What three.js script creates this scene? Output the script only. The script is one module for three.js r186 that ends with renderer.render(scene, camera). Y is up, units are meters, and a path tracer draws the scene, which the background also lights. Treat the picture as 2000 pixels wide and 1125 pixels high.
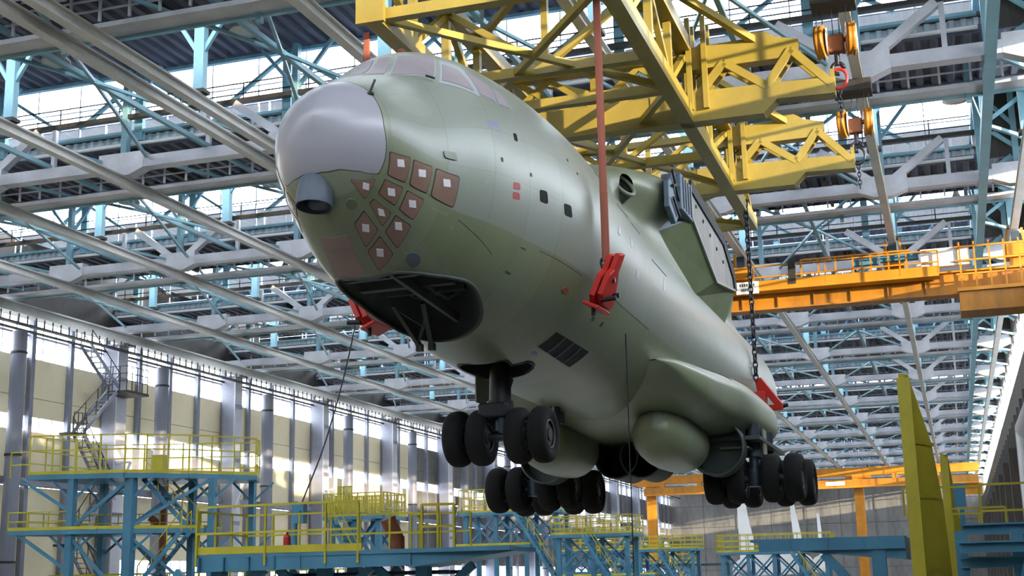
import * as THREE from 'three';
import { mergeGeometries } from 'three/addons/utils/BufferGeometryUtils.js';
import { RoundedBoxGeometry } from 'three/addons/geometries/RoundedBoxGeometry.js';

// ---------------------------------------------------------------- camera, sky, sun, exposure
const scene = new THREE.Scene();
const E = 9.5;                                   // eye height above the hall floor
const camera = new THREE.PerspectiveCamera(24.43, 2000 / 1125, 0.2, 2000);
camera.position.set(0, E, 0);
camera.rotation.set(0.218041, 0.314675, -0.0213425, 'YXZ');
scene.add(camera);
const renderer = new THREE.WebGLRenderer({ antialias: true });
renderer.toneMapping = THREE.LinearToneMapping;
renderer.toneMappingExposure = 1.0;
renderer.shadowMap.enabled = true;
{
  // a bright, thinly veiled sky: whiter towards the horizon, bluer overhead
  const w = 64, h = 32, d = new Float32Array(w * h * 4);
  for (let j = 0; j < h; j++) for (let i = 0; i < w; i++) {
    const el = ((j + 0.5) / h - 0.5) * Math.PI, t = Math.max(0, Math.sin(el));
    const k = el < 0 ? 0.35 : 1, q = (j * w + i) * 4;
    d[q] = k * (1.0 - 0.07 * t); d[q + 1] = k * (1.0 - 0.03 * t); d[q + 2] = k * (1.0 + 0.04 * t); d[q + 3] = 1;
  }
  const sky = new THREE.DataTexture(d, w, h, THREE.RGBAFormat, THREE.FloatType);
  sky.mapping = THREE.EquirectangularReflectionMapping; sky.magFilter = THREE.LinearFilter; sky.needsUpdate = true;
  scene.background = sky; scene.environment = sky;
  scene.backgroundIntensity = 16; scene.environmentIntensity = 16;
}
const sun = new THREE.DirectionalLight(0xffe2b8, 15);
sun.position.set(100, E + 26.4, -20); sun.target.position.set(-20, E + 13.2, -92);
sun.castShadow = true; sun.shadow.mapSize.set(4096, 4096);
Object.assign(sun.shadow.camera, { left: -130, right: 130, top: 80, bottom: -80, near: 1, far: 400 });
scene.add(sun, sun.target);

// ---------------------------------------------------------------- helpers
let seed = 7; const rnd = () => { seed = (seed * 1664525 + 1013904223) >>> 0; return seed / 4294967296; };
const V = (x, y, z) => new THREE.Vector3(x, y, z);
const P = (x, y, z) => new THREE.Vector3(x, E + y, z);          // y measured from eye height
const taken = new Map();
const numbered = (n) => { const c = taken.get(n) ?? 0; taken.set(n, c + 1); return c ? n + '_' + String(c).padStart(3, '0') : n; };
function thing(name, label, category, at = V(0, 0, 0), group) {
  const g = new THREE.Group(); g.name = numbered(name); g.position.copy(at); g.o = at.clone();
  g.userData = { label, category }; if (group) g.userData.group = group;
  scene.add(g); return g;
}
function structure(name, label, at = V(0, 0, 0)) {
  const g = new THREE.Group(); g.name = name; g.position.copy(at); g.o = at.clone();
  g.userData = { label, kind: 'structure', category: name.split('_')[0] }; scene.add(g); return g;
}
function part(parent, name) { const g = new THREE.Group(); g.name = name; g.o = parent.o.clone(); parent.add(g); return g; }
// a mesh whose geometry stands round its own centre; c is where that centre stands in the world
function put(parent, name, geo, mat, c = null, quat = null) {
  const m = new THREE.Mesh(geo, mat); m.name = name;
  if (c) { m.position.copy(c).sub(parent.o); m.o = c.clone(); } else m.o = parent.o.clone();
  if (quat) m.quaternion.copy(quat);
  parent.add(m); return m;
}
const geos = new Map();
const cached = (k, f) => { if (!geos.has(k)) geos.set(k, f()); return geos.get(k); };
function metreUV(g) {                                            // uv in metres for boxes
  const p = g.attributes.position, n = g.attributes.normal, uv = new Float32Array(p.count * 2);
  for (let i = 0; i < p.count; i++) {
    const ax = Math.abs(n.getX(i)), ay = Math.abs(n.getY(i)), az = Math.abs(n.getZ(i));
    const a = ax > ay && ax > az ? [p.getZ(i), p.getY(i)] : ay > az ? [p.getX(i), p.getZ(i)] : [p.getX(i), p.getY(i)];
    uv[i * 2] = a[0]; uv[i * 2 + 1] = a[1];
  }
  g.setAttribute('uv', new THREE.BufferAttribute(uv, 2)); return g;
}
const r2 = (v) => Math.round(v * 50) / 50;
const boxG = (w, h, d) => cached('b' + [w, h, d].join(), () => metreUV(new THREE.BoxGeometry(w, h, d)));
const box = (parent, name, mat, c, w, h, d) => put(parent, name, boxG(w, h, d), mat, c);
const span = (parent, name, mat, x0, x1, y0, y1, z0, z1) => box(parent, name, mat, P((x0 + x1) / 2, (y0 + y1) / 2, (z0 + z1) / 2), Math.abs(x1 - x0), Math.abs(y1 - y0), Math.abs(z1 - z0));
const MTX = new THREE.Matrix4(), UPY = V(0, 1, 0);
function quatAlong(dir) {
  const z = dir.clone().normalize(), up = Math.abs(z.y) > 0.98 ? V(0, 0, 1) : UPY;
  const x = new THREE.Vector3().crossVectors(up, z).normalize(), y = new THREE.Vector3().crossVectors(z, x);
  return new THREE.Quaternion().setFromRotationMatrix(MTX.makeBasis(x, y, z));
}
function bar(parent, name, mat, a, b, w = 0.15, h = w) {
  const d = b.clone().sub(a), L = Math.max(0.02, r2(d.length()));
  return put(parent, name, boxG(w, h, L), mat, a.clone().add(b).multiplyScalar(0.5), quatAlong(d));
}
function rod(parent, name, mat, a, b, r = 0.03, n = 8, r1 = r) {
  const d = b.clone().sub(a), L = Math.max(0.02, r2(d.length()));
  const g = cached('c' + [r, r1, L, n].join(), () => new THREE.CylinderGeometry(r1, r, L, n));
  return put(parent, name, g, mat, a.clone().add(b).multiplyScalar(0.5), new THREE.Quaternion().setFromUnitVectors(UPY, d.normalize()));
}
// flat plate of the outline pts (pairs) in the x-y plane, thick along z, centred on z
function plate(pts, thick, bevel = 0) {
  const s = new THREE.Shape(pts.map(([x, y]) => new THREE.Vector2(x, y)));
  const g = new THREE.ExtrudeGeometry(s, { depth: thick, bevelEnabled: bevel > 0, bevelSize: bevel, bevelThickness: bevel, bevelSegments: 1, curveSegments: 6 });
  g.translate(0, 0, -thick / 2); return g;
}
function guardrail(parent, mat, pts, h, o = {}) {
  const g = part(parent, 'guardrail'), up = V(0, h, 0), t = o.t ?? 0.05;
  for (let i = 0; i < pts.length - 1; i++) {
    const a = pts[i], b = pts[i + 1], n = Math.max(1, Math.round(a.distanceTo(b) / (o.gap ?? 1.3)));
    for (const f of o.levels ?? [0.5, 1]) bar(g, 'handrail', mat, a.clone().addScaledVector(up, f), b.clone().addScaledVector(up, f), t, t);
    for (let k = i ? 1 : 0; k <= n; k++) { const q = a.clone().lerp(b, k / n); bar(g, 'post', mat, q, q.clone().add(up), t, t); }
    if (o.toe) bar(g, 'toe_board', mat, a.clone().add(V(0, o.toe / 2, 0)), b.clone().add(V(0, o.toe / 2, 0)), 0.04, o.toe);
  }
  return g;
}
function stair(parent, mat, a, b, width, across, railMat) {      // flight from a up to b
  const g = part(parent, 'stair'), w = across.clone().multiplyScalar(width / 2);
  for (const s of [-1, 1]) bar(g, 'stringer', mat, a.clone().addScaledVector(w, s), b.clone().addScaledVector(w, s), 0.06, 0.2);
  const n = Math.max(3, Math.round(Math.abs(b.y - a.y) / 0.26));
  for (let i = 1; i < n; i++) { const c = a.clone().lerp(b, i / n); bar(g, 'tread', mat, c.clone().sub(w), c.clone().add(w), 0.22, 0.04); }
  if (railMat) for (const s of [-1, 1]) {
    const u = V(0, 0.9, 0); bar(g, 'handrail', railMat, a.clone().addScaledVector(w, s).add(u), b.clone().addScaledVector(w, s).add(u), 0.04, 0.04);
    for (let i = 0; i <= 3; i++) { const c = a.clone().lerp(b, i / 3).addScaledVector(w, s); bar(g, 'post', railMat, c, c.clone().add(u), 0.04, 0.04); }
  }
  return g;
}

// ---------------------------------------------------------------- materials
function noiseTex(size, lo, hi, cells, streak = 1) {            // soft tiling paint mottle, grey values
  const g = []; for (const c of cells) { const a = new Float32Array(c * c); for (let i = 0; i < a.length; i++) a[i] = rnd(); g.push(a); }
  const d = new Uint8Array(size * size * 4), sm = (t) => t * t * (3 - 2 * t);
  for (let y = 0; y < size; y++) for (let x = 0; x < size; x++) {
    let v = 0, tot = 0;
    cells.forEach((c, k) => {
      const cy = Math.max(1, Math.round(c / streak)), fx = x / size * c, fy = y / size * cy, ix = Math.floor(fx), iy = Math.floor(fy), tx = sm(fx - ix), ty = sm(fy - iy);
      const at = (i, j) => g[k][((j % cy) * c + (i % c)) % (c * c)], wgt = 1 / (k + 1);
      v += wgt * ((at(ix, iy) * (1 - tx) + at(ix + 1, iy) * tx) * (1 - ty) + (at(ix, iy + 1) * (1 - tx) + at(ix + 1, iy + 1) * tx) * ty); tot += wgt;
    });
    const u = Math.round(255 * (lo + (hi - lo) * v / tot)), q = (y * size + x) * 4; d[q] = d[q + 1] = d[q + 2] = u; d[q + 3] = 255;
  }
  const t = new THREE.DataTexture(d, size, size); t.wrapS = t.wrapT = THREE.RepeatWrapping; t.magFilter = THREE.LinearFilter; t.minFilter = THREE.LinearMipmapLinearFilter; t.generateMipmaps = true;
  t.colorSpace = THREE.SRGBColorSpace; t.needsUpdate = true; return t;
}
const mottle = noiseTex(256, 0.8, 1.0, [4, 9, 23, 61]); mottle.repeat.set(0.35, 0.35);
const faint = noiseTex(256, 0.92, 1.0, [3, 7, 19, 50]); faint.repeat.set(0.2, 0.2);
const grime = noiseTex(256, 0.62, 1.0, [5, 13, 37, 90], 4); grime.repeat.set(0.25, 0.25);
const mat = (c, rough = 0.55, metal = 0, o = {}) => new THREE.MeshStandardMaterial({ color: c, roughness: rough, metalness: metal, ...o });
const M = {
  yellow: mat(0xa08d3c, 0.42, 0, { map: mottle }), orange: mat(0xd28a16, 0.45, 0, { map: mottle }), orangeStreaky: mat(0xd28a16, 0.5, 0, { map: grime }),  // second orange: same base colour under a darker, streakier map
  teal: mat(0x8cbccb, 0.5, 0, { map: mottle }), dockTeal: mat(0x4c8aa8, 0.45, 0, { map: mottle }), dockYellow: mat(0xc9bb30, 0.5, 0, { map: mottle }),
  rail: mat(0xeceae5, 0.5, 0, { map: mottle }), girder: mat(0xcdced8, 0.42, 0, { map: mottle }), column: mat(0x9194a4, 0.5, 0, { map: mottle }), pale: mat(0xdcdde4, 0.5, 0, { map: mottle }),
  cream: mat(0xf7e9c4, 0.6, 0, { map: faint }), greyPanel: mat(0x8a8885, 0.65, 0, { map: grime }), brownPanel: mat(0x6d655d, 0.7, 0, { map: grime }),
  deck: mat(0x70758a, 0.6, 0, { map: grime }), sheet: mat(0xd0d3d8, 0.5, 0, { map: mottle }), darkSteel: mat(0x4d4844, 0.6, 0.2, { map: grime }), walk: mat(0xdadbe1, 0.6, 0, { map: mottle }),
  white: mat(0xe8e8e6, 0.4), offwhite: mat(0xdcdad2, 0.45), black: mat(0x16161a, 0.6), tyre: mat(0x070708, 0.9), hub: mat(0x4c5048, 0.5, 0.3), strut: mat(0x3c4650, 0.4, 0.3), darkBay: mat(0x3a4446, 0.6, 0, { map: mottle }),
  sling: mat(0xa8604c, 0.85, 0, { map: mottle }), red: mat(0xbe241c, 0.4), chain: mat(0x3a3d45, 0.4, 0.7), brown: mat(0x8a4a2e, 0.6, 0, { map: mottle }), rust: mat(0x9a5a34, 0.6, 0, { map: mottle }), blueBox: mat(0x3f7f9f, 0.5), floor: mat(0xcac2b4, 0.3, 0, { map: mottle }),
  lamp: mat(0xd8d6d0, 0.35), sheave: mat(0xc27f24, 0.45, 0, { map: mottle }), duct: mat(0xb5b7ba, 0.4, 0.3),
};
const glass = new THREE.MeshPhysicalMaterial({ color: 0xf2f6fa, roughness: 0.0, transmission: 1, thickness: 0, ior: 1.3 });

// ---------------------------------------------------------------- the hall
const XL = -47.5, XR = 4.6, ZN = 14, ZF = -233, HG = 15, HR = 14.4, LOW = 16.15, HIGH = 19.0, DZ1 = 0.7, DZ2 = 5.0, PITCH = 13.6;
const ZK = (k) => -(39.9 + PITCH * k);
const railX = [3.45, -1.65, -8.35, -14.7, -20.85, -21.85, -27.8, -34.0, -40.2];
{ const f = structure('floor', 'smooth pale concrete hall floor'); span(f, 'slab', M.floor, XL - 1, XR + 1, -E - 0.3, -E, ZF - 1, ZN + 1); }

// left wall: cream panels between grey mullions, two ribbons of windows
const wl = structure('wall_left', 'long cream panelled wall with ribbons of windows'), bays = [];
span(wl, 'wall_slab', M.cream, XL - 0.25, XL, -E, HIGH, -33, ZN + 0.5);
for (let z = -33, i = 0; z > ZF + 0.5; z -= 3.4, i++) bays.push([z, Math.max(z - 3.4, ZF)]);
const win1 = structure('window_1', 'upper ribbon of tall windows on the left wall'), win2 = structure('window_2', 'narrow middle ribbon of windows on the left wall'), win4 = structure('window_40', 'bright low ribbon of windows at the foot of the left wall');
bays.forEach(([a, b], i) => {
  const far = a < -112, pm = far ? M.greyPanel : M.cream;
  const low = a < -66;
  for (const [y0, y1] of [[-E, -2], ...(low ? [[1.8, 5.6]] : [[-1.97, 5.6]]), [6.0, 8.6], [9.4, 10.42], [10.45, 12.6]]) span(wl, 'panel', pm, XL - 0.15, XL, y0, y1, a - 0.02, b + 0.02);
  span(wl, 'joint_strip', M.darkSteel, XL - 0.15, XL - 0.03, 10.42, 10.45, a, b);
  span(wl, 'joint_strip', M.darkSteel, XL - 0.15, XL - 0.03, -2, -1.97, a, b);
  if (low) { span(win4, 'pane', glass, XL - 0.10, XL - 0.09, -1.97, 1.8, a, b); for (let k = 1; k < 3; k++) { const z = a + (b - a) * k / 3; span(win4, 'glazing_bar', M.pale, XL - 0.13, XL - 0.03, -1.97, 1.8, z - 0.04, z + 0.04); } }
  const n = far ? 1 : 2;
  for (let k = 0; k < n; k++) {
    const z0 = a + (b - a) * k / n, z1 = a + (b - a) * (k + 1) / n;
    span(win1, 'pane', glass, XL - 0.10, XL - 0.09, 12.6, 14.75, z0, z1); span(win2, 'pane', glass, XL - 0.10, XL - 0.09, 8.6, 9.4, z0, z1);
  }
  for (let k = 1; k < (far ? 8 : 3); k++) { const z = a + (b - a) * k / (far ? 8 : 3); span(win1, 'glazing_bar', M.pale, XL - 0.13, XL - 0.03, 12.6, 14.75, z - 0.03, z + 0.03); span(win2, 'glazing_bar', M.pale, XL - 0.13, XL - 0.03, 8.6, 9.4, z - 0.03, z + 0.03); }
  span(win1, 'transom', M.column, XL - 0.13, XL + 0.02, 13.78, 13.88, a, b);
  span(wl, 'mullion', M.column, XL, XL + 0.28, -E, 14.75, a - 0.16, a + 0.16);
});
span(wl, 'wall_head', M.darkSteel, XL - 0.2, XL, 14.75, HIGH + 0.05, ZF, -33);
span(wl, 'ledge_beam', M.column, XL + 0.02, XL + 0.55, 5.62, 6.0, ZF, -33);
span(wl, 'pipe_rail', M.darkSteel, XL + 0.3, XL + 0.45, 13.85, 13.97, ZF, -33);
{ // hanging rods below the wall crane beam
  const g = thing('cable_tray', 'dark cable tray hung on rods under the wall crane beam', 'cable tray', P(XL + 1.95, 14.0, -120));
  bar(g, 'tray', M.darkSteel, P(XL + 1.95, 13.75, -34), P(XL + 1.95, 13.75, ZF + 1), 0.3, 0.1);
  for (let z = -35; z > -130; z -= 0.7) bar(g, 'rod', M.darkSteel, P(XL + 1.95, 13.75, z), P(XL + 1.95, 14.27, z), 0.06, 0.06);
}
// far wall, near wall, right wall
const wb = structure('wall_back', 'grey panelled end wall of the hall');
for (let x = XL; x < XR - 0.1; x += 5.79) for (let y = -E, j = 0; y < HIGH - 0.05; y += 3.63, j++) span(wb, 'panel', M.greyPanel, x + 0.03, x + 5.76, y + 0.03, Math.min(y + 3.6, 19.4), ZF - 0.2, ZF);
span(wb, 'wall_backing', M.darkSteel, XL - 0.3, XR + 0.3, -E, HIGH + 0.05, ZF - 0.4, ZF - 0.2);
for (let x = XL + 11.6; x < XR - 3; x += 11.58) span(wb, 'mullion', M.greyPanel, x - 0.12, x + 0.12, -E, 16.1, ZF, ZF + 0.2);
const wf = structure('wall_front', 'plain end wall behind the viewer'); span(wf, 'wall_slab', M.greyPanel, XL, XR, -E, HIGH + 0.05, ZN, ZN + 0.3);
const wr = structure('wall_right', 'brown sheet wall with a high ribbon of windows'), win3 = structure('window_3', 'high sunlit ribbon of windows on the right wall');
for (let z = ZN; z > ZF; z -= 4.75) {
  const z1 = Math.max(z - 4.75, ZF);
  for (const [y0, y1] of [[-E, -1], [-0.97, 5.4], [5.43, 9.2], [9.23, 12.7]]) span(wr, 'panel', M.brownPanel, XR, XR + 0.15, y0, y1, z - 0.02, z1 + 0.02);
  span(wr, 'mullion', M.greyPanel, XR - 0.2, XR, -E, 10.8, z - 0.15, z + 0.15);
  span(win3, 'pane', glass, XR + 0.09, XR + 0.1, 12.7, 15.4, z, z1);
  for (let k = 1; k < 3; k++) { const q = z + (z1 - z) * k / 3; span(win3, 'glazing_bar', M.pale, XR + 0.07, XR + 0.12, 12.7, 15.4, q - 0.05, q + 0.05); }
  for (const y of [14.05]) span(win3, 'transom', M.pale, XR + 0.07, XR + 0.12, y - 0.05, y + 0.05, z, z1);
}
span(wr, 'wall_head', M.brownPanel, XR, XR + 0.2, 15.4, HIGH + 0.05, ZF, ZN); span(wr, 'wall_backing', M.darkSteel, XR + 0.15, XR + 0.3, -E, 12.7, ZF, ZN);
for (let z = -46; z > -225; z -= 13.6) span(wr, 'pier', M.brownPanel, XR - 0.75, XR, -E, 8.5, z - 0.4, z + 0.4);

// roof: dark corrugated decks that step up over glazed monitors
const XG = 2.05;                                   // the monitors end at the lattice girder
function corrugated(w, d, pitch, amp, th) {
  const prof = []; for (let x = 0; x < w - 1e-6; x += pitch) prof.push([x, 0], [x + pitch * 0.35, 0], [x + pitch * 0.5, amp], [x + pitch * 0.85, amp]); prof.push([w, 0]);
  const pos = [], q = (a, b, c, e) => pos.push(...a, ...b, ...c, ...a, ...c, ...e);
  for (let i = 0; i < prof.length - 1; i++) { const [x0, y0] = prof[i], [x1, y1] = prof[i + 1];
    q([x0, y0, 0], [x1, y1, 0], [x1, y1, d], [x0, y0, d]); q([x0, y0 + th, d], [x1, y1 + th, d], [x1, y1 + th, 0], [x0, y0 + th, 0]); }
  const g = new THREE.BufferGeometry(); g.setAttribute('position', new THREE.Float32BufferAttribute(pos, 3)); g.translate(-w / 2, 0, -d / 2); g.computeVertexNormals();
  const uv = new Float32Array(pos.length / 3 * 2); for (let i = 0; i < uv.length / 2; i++) { uv[i * 2] = pos[i * 3]; uv[i * 2 + 1] = pos[i * 3 + 2]; } g.setAttribute('uv', new THREE.BufferAttribute(uv, 2));
  return g;
}
const RW = XR - XL, RC = (XR + XL) / 2, lowG = corrugated(RW, 4.3, 0.5, 0.14, 0.06), highG = corrugated(RW, 9.3, 0.5, 0.14, 0.06), sideG = corrugated(RW, 0.5, 0.36, 0.08, 0.03).rotateX(-Math.PI / 2);
const roof = structure('ceiling', 'dark corrugated roof decks stepping over glazed monitors');
const KMIN = -4, KMAX = 13;
span(roof, 'roof_slab', M.deck, XL - 0.3, XR + 0.3, HIGH, HIGH + 0.3, ZK(KMIN) - DZ1, ZN + 0.4);
span(roof, 'roof_slab', M.deck, XL - 0.3, XR + 0.3, HIGH, HIGH + 0.3, ZF - 0.4, ZK(KMAX) - DZ2);
for (let k = KMIN; k <= KMAX; k++) {
  const z = ZK(k);
  put(roof, 'low_deck', lowG, M.deck, P(RC, LOW, z - 2.85));
  if (k < KMAX) put(roof, 'high_deck', highG, M.deck, P(RC, HIGH, z - 9.65));
  put(roof, 'upstand_sheet', sideG, M.sheet, P(RC, LOW + 0.25, z - DZ1)); put(roof, 'upstand_sheet', sideG, M.sheet, P(RC, LOW + 0.25, z - DZ2));
  for (const x of [-44, -36, -28, -20, -12, -4]) bar(roof, 'purlin', M.darkSteel, P(x, LOW - 0.12, z - DZ1 - 0.1), P(x, LOW - 0.12, z - DZ2 + 0.1), 0.14, 0.2);
  const w = structure('window_' + (k - KMIN + 4), 'glazed roof monitor, number ' + (k - KMIN + 1) + ' from the viewer');
  for (const [dz, face] of [[DZ1, 1], [DZ2, -1]]) {
    const n = k >= -2 && k <= 3 && face > 0 ? 26 : 1, GW = XG - XL, st = GW / n;
    span(roof, 'end_sheet', M.brownPanel, XG, XR, LOW, HIGH, z - dz - 0.05, z - dz + 0.05);
    for (let i = 0; i < n; i++) span(w, 'pane', glass, XL + i * st, XL + (i + 1) * st, LOW + 0.5, HIGH, z - dz - 0.005, z - dz + 0.005);
    for (let i = 0; i <= 26; i++) { const x = XL + i * GW / 26; if (face > 0 || i % 2 === 0) span(w, 'glazing_bar', M.pale, x - 0.02, x + 0.02, LOW + 0.5, HIGH, z - dz - 0.05, z - dz + 0.05); }
    span(roof, 'flashing', M.deck, XL, XR, LOW - 0.04, LOW + 0.2, z - dz - 0.04, z - dz + 0.04); span(roof, 'flashing', M.deck, XL, XR, HIGH - 0.02, HIGH + 0.24, z - dz - 0.04, z - dz + 0.04);
    span(w, 'sill', M.darkSteel, XL, XG, LOW + 0.46, LOW + 0.54, z - dz - 0.08, z - dz + 0.08);
    span(w, 'transom', M.pale, XL, XG, LOW + 1.7, LOW + 1.73, z - dz - 0.03, z - dz + 0.03);
  }
}

// roof trusses
const nth = ['first', 'second', 'third', 'fourth', 'fifth', 'sixth', 'seventh', 'eighth', 'ninth', 'tenth', 'eleventh', 'twelfth', 'thirteenth', 'fourteenth', 'fifteenth', 'sixteenth', 'seventeenth', 'eighteenth'];
const gussetG = plate([[-0.95, 0.62], [0.95, 0.62], [0.95, 0], [0.35, -0.24], [-0.35, -0.24], [-0.95, 0]], 0.5);
const nodeX = railX.filter((x) => x !== -21.85);
for (let k = -2; k <= 13; k++) {
  const z = ZK(k), t = thing('roof_truss', `${nth[k + 2]} grey cross truss under the roof, counted from the viewer`, 'roof truss', P(RC, HG, z), 'roof trusses across the hall');
  span(t, 'bottom_chord', M.girder, XL + 0.3, XR - 0.1, HG, HG + 0.42, z - 0.24, z + 0.24);
  span(t, 'top_chord', M.darkSteel, XL + 0.3, XR - 0.1, 16.98, 17.14, z - 0.12, z + 0.12);
  for (const x of nodeX) {
    put(t, 'gusset', gussetG, M.pale, P(x, HG, z));
    if ([-1.65, -20.85, -34.0].includes(x)) for (const s of [-1, 1]) if (x + s * 2.6 < XR - 0.3) bar(t, 'diagonal', M.pale, P(x + s * 0.45, HG + 0.5, z), P(x + s * 2.4, 16.95, z), 0.3, 0.3);
    bar(t, 'post', M.teal, P(x, HG + 0.6, z), P(x, HIGH - 0.1, z), 0.22, 0.28);
    for (const s of [-1, 1]) if (x + s * 1.6 < XR - 0.2) bar(t, 'strut', M.teal, P(x, 17.2, z), P(x + s * 1.4, HIGH - 0.1, z), 0.13, 0.13);
  }
  for (let i = 0; i < nodeX.length - 1; i++) { const m = (nodeX[i] + nodeX[i + 1]) / 2; bar(t, 'post', M.pale, P(m, HG + 0.42, z), P(m, 16.95, z), 0.16, 0.16); }
  // teal frame in the plane of the monitor glazing
  const f = thing('monitor_frame', `${nth[k + 2]} teal lattice frame against the monitor glazing, counted from the viewer`, 'lattice frame', P(RC, LOW, z - 0.4), 'lattice frames along the roof glazing'), zz = z - 0.4;
  span(f, 'lower_chord', M.teal, XL + 0.3, 1.9, LOW + 0.42, LOW + 0.52, zz - 0.1, zz + 0.1);
  span(f, 'upper_chord', M.teal, XL + 0.3, 1.9, HIGH - 0.2, HIGH - 0.08, zz - 0.1, zz + 0.1);
  rod(f, 'pipe', M.white, P(XL + 0.4, LOW + 0.02, zz), P(1.9, LOW + 0.02, zz), 0.07);
  for (let i = 0, x = -45.8; x < 0.5; x += 6.1, i++) {
    bar(f, 'post', M.teal, P(x, LOW + 0.1, zz), P(x, HIGH - 0.1, zz), 0.34, 0.2);
    for (const s of [-1, 1]) if (x + s * 3 < 1.8) { bar(f, 'diagonal', M.teal, P(x, HIGH - 0.2, zz), P(x + s * 2.6, LOW + 0.9, zz), 0.16, 0.12); }
  }
  if (k <= 4) for (let x = XL + 1; x < 1.8; x += 2.6) bar(f, 'rail_post', M.darkSteel, P(x, LOW + 0.9, zz + 0.15), P(x, LOW + 1.7, zz + 0.15), 0.04, 0.04);
  if (k <= 4) for (const y of [1.3, 1.7]) bar(f, 'handrail', M.darkSteel, P(XL + 0.5, LOW + y, zz + 0.15), P(1.9, LOW + y, zz + 0.15), 0.04, 0.04);
  // service walkway behind the truss, with handrails
  const wz = z - 3, wk = thing('roof_walkway', `${nth[k + 2]} grey railed walkway hung behind a roof truss, counted from the viewer`, 'walkway', P(RC, HG, wz), 'railed walkways under the roof');
  span(wk, 'deck', M.walk, XL + 0.6, XR - 0.6, HG + 0.08, HG + 0.22, wz - 0.3, wz + 0.42);
  span(wk, 'edge_angle', M.teal, XL + 0.6, XR - 0.6, HG - 0.02, HG + 0.06, wz - 0.34, wz - 0.24);
  for (const y of [0.62, 0.95, 1.25]) bar(wk, 'handrail', M.pale, P(XL + 0.7, HG + y, wz + 0.4), P(XR - 0.7, HG + y, wz + 0.4), 0.05, 0.05);
  for (let x = XL + 0.7, i = 0; x < XR - 0.7; x += k <= 4 ? 0.95 : 1.9, i++) bar(wk, 'post', M.pale, P(x, HG + 0.28, wz + 0.4), P(x, HG + 1.25 + (i % 3 === 0 ? 0.25 : 0), wz + 0.4), 0.07, 0.07);
  for (const x of nodeX) bar(wk, 'hanger', M.teal, P(x - 1.9, HG - 0.2, wz - 0.3), P(x - 1.9, LOW - 0.05, wz - 0.3), 0.16, 0.16);
  // rail hangers half-way between trusses
  const hz = z - 7.3, hg = thing('rail_hanger_row', `${nth[k + 2]} row of teal hangers holding the crane rails, counted from the viewer`, 'hangers', P(RC, HG, hz), 'rows of rail hangers');
  for (const x of nodeX) {
    bar(hg, 'hanger_post', M.teal, P(x, HR + 0.38, hz), P(x, HIGH - 0.05, hz), 0.34, 0.26); box(hg, 'clamp', M.darkSteel, P(x, HR + 0.44, hz), 0.5, 0.12, 0.4);
    for (const s of [-1, 1]) if (x < 3) bar(hg, 'strut', M.teal, P(x, 16.0, hz), P(x + s * 1.9, HIGH - 0.1, hz), 0.13, 0.13);
  }
  span(hg, 'cross_beam', M.teal, XL + 0.4, 1.9, 17.0, 17.15, hz - 0.1, hz + 0.1);
}
// crane rails and teal ties running the length of the hall
const iBeam = (h, w, tf, tw, L) => { const g = new THREE.ExtrudeGeometry(new THREE.Shape([[-w / 2, 0], [w / 2, 0], [w / 2, tf], [tw / 2, tf], [tw / 2, h - tf], [w / 2, h - tf], [w / 2, h], [-w / 2, h], [-w / 2, h - tf], [-tw / 2, h - tf], [-tw / 2, tf], [-w / 2, tf]].map(([a, b]) => new THREE.Vector2(a, b))), { depth: L, bevelEnabled: false }); g.translate(0, 0, -L / 2); return g; };
const railG = iBeam(0.36, 0.3, 0.05, 0.06, 215), railNames = ['beside the right wall', 'behind the hoist blocks', 'right of the aircraft tail', 'above the aircraft, hidden by its hump', 'right one of the close pair at top left', 'left one of the close pair at top left', 'next left of the close pair', 'third from the left wall', 'second from the left wall'];
railX.forEach((x, i) => { const t = thing('crane_rail', 'grey overhead crane rail ' + railNames[i], 'crane rail', P(x, HR, -125), 'overhead crane rails'); put(t, 'beam', railG, M.rail, P(x, HR, -125)); });
{ const t = thing('crane_rail', 'brownish crane beam along the top of the left wall', 'crane rail', P(-45.8, 14.35, -125), 'overhead crane rails'); put(t, 'beam', iBeam(0.55, 0.6, 0.08, 0.3, 200), M.rail, P(-45.8, 14.3, -132)); }
const tieNames = [-5, -11.5, -17.8, -24.3, -31, -37, -43.6];
tieNames.forEach((x, i) => {
  const t = thing('tie_beam', `${nth[i]} slim teal tie running along the hall, counted from the right`, 'tie beam', P(x, HG + 0.5, -125), 'slim ties along the hall');
  bar(t, 'tie', M.teal, P(x, HG + 0.5, -26), P(x, HG + 0.5, ZF + 1), 0.16, 0.16);
  for (let k = -1; k < 13; k++) {
    const a = ZK(k) - 0.3, b = ZK(k + 1) + 0.3, w = 2.4;
    bar(t, 'brace', M.teal, P(x, HG + 0.5, (a + b) / 2), P(x - w, HG + 0.35, a), 0.1, 0.1); bar(t, 'brace', M.teal, P(x, HG + 0.5, (a + b) / 2), P(x + w, HG + 0.35, a), 0.1, 0.1);
    bar(t, 'brace', M.teal, P(x, HG + 0.5, (a + b) / 2), P(x - w, HG + 0.35, b), 0.1, 0.1); bar(t, 'brace', M.teal, P(x, HG + 0.5, (a + b) / 2), P(x + w, HG + 0.35, b), 0.1, 0.1);
  }
});
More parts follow.
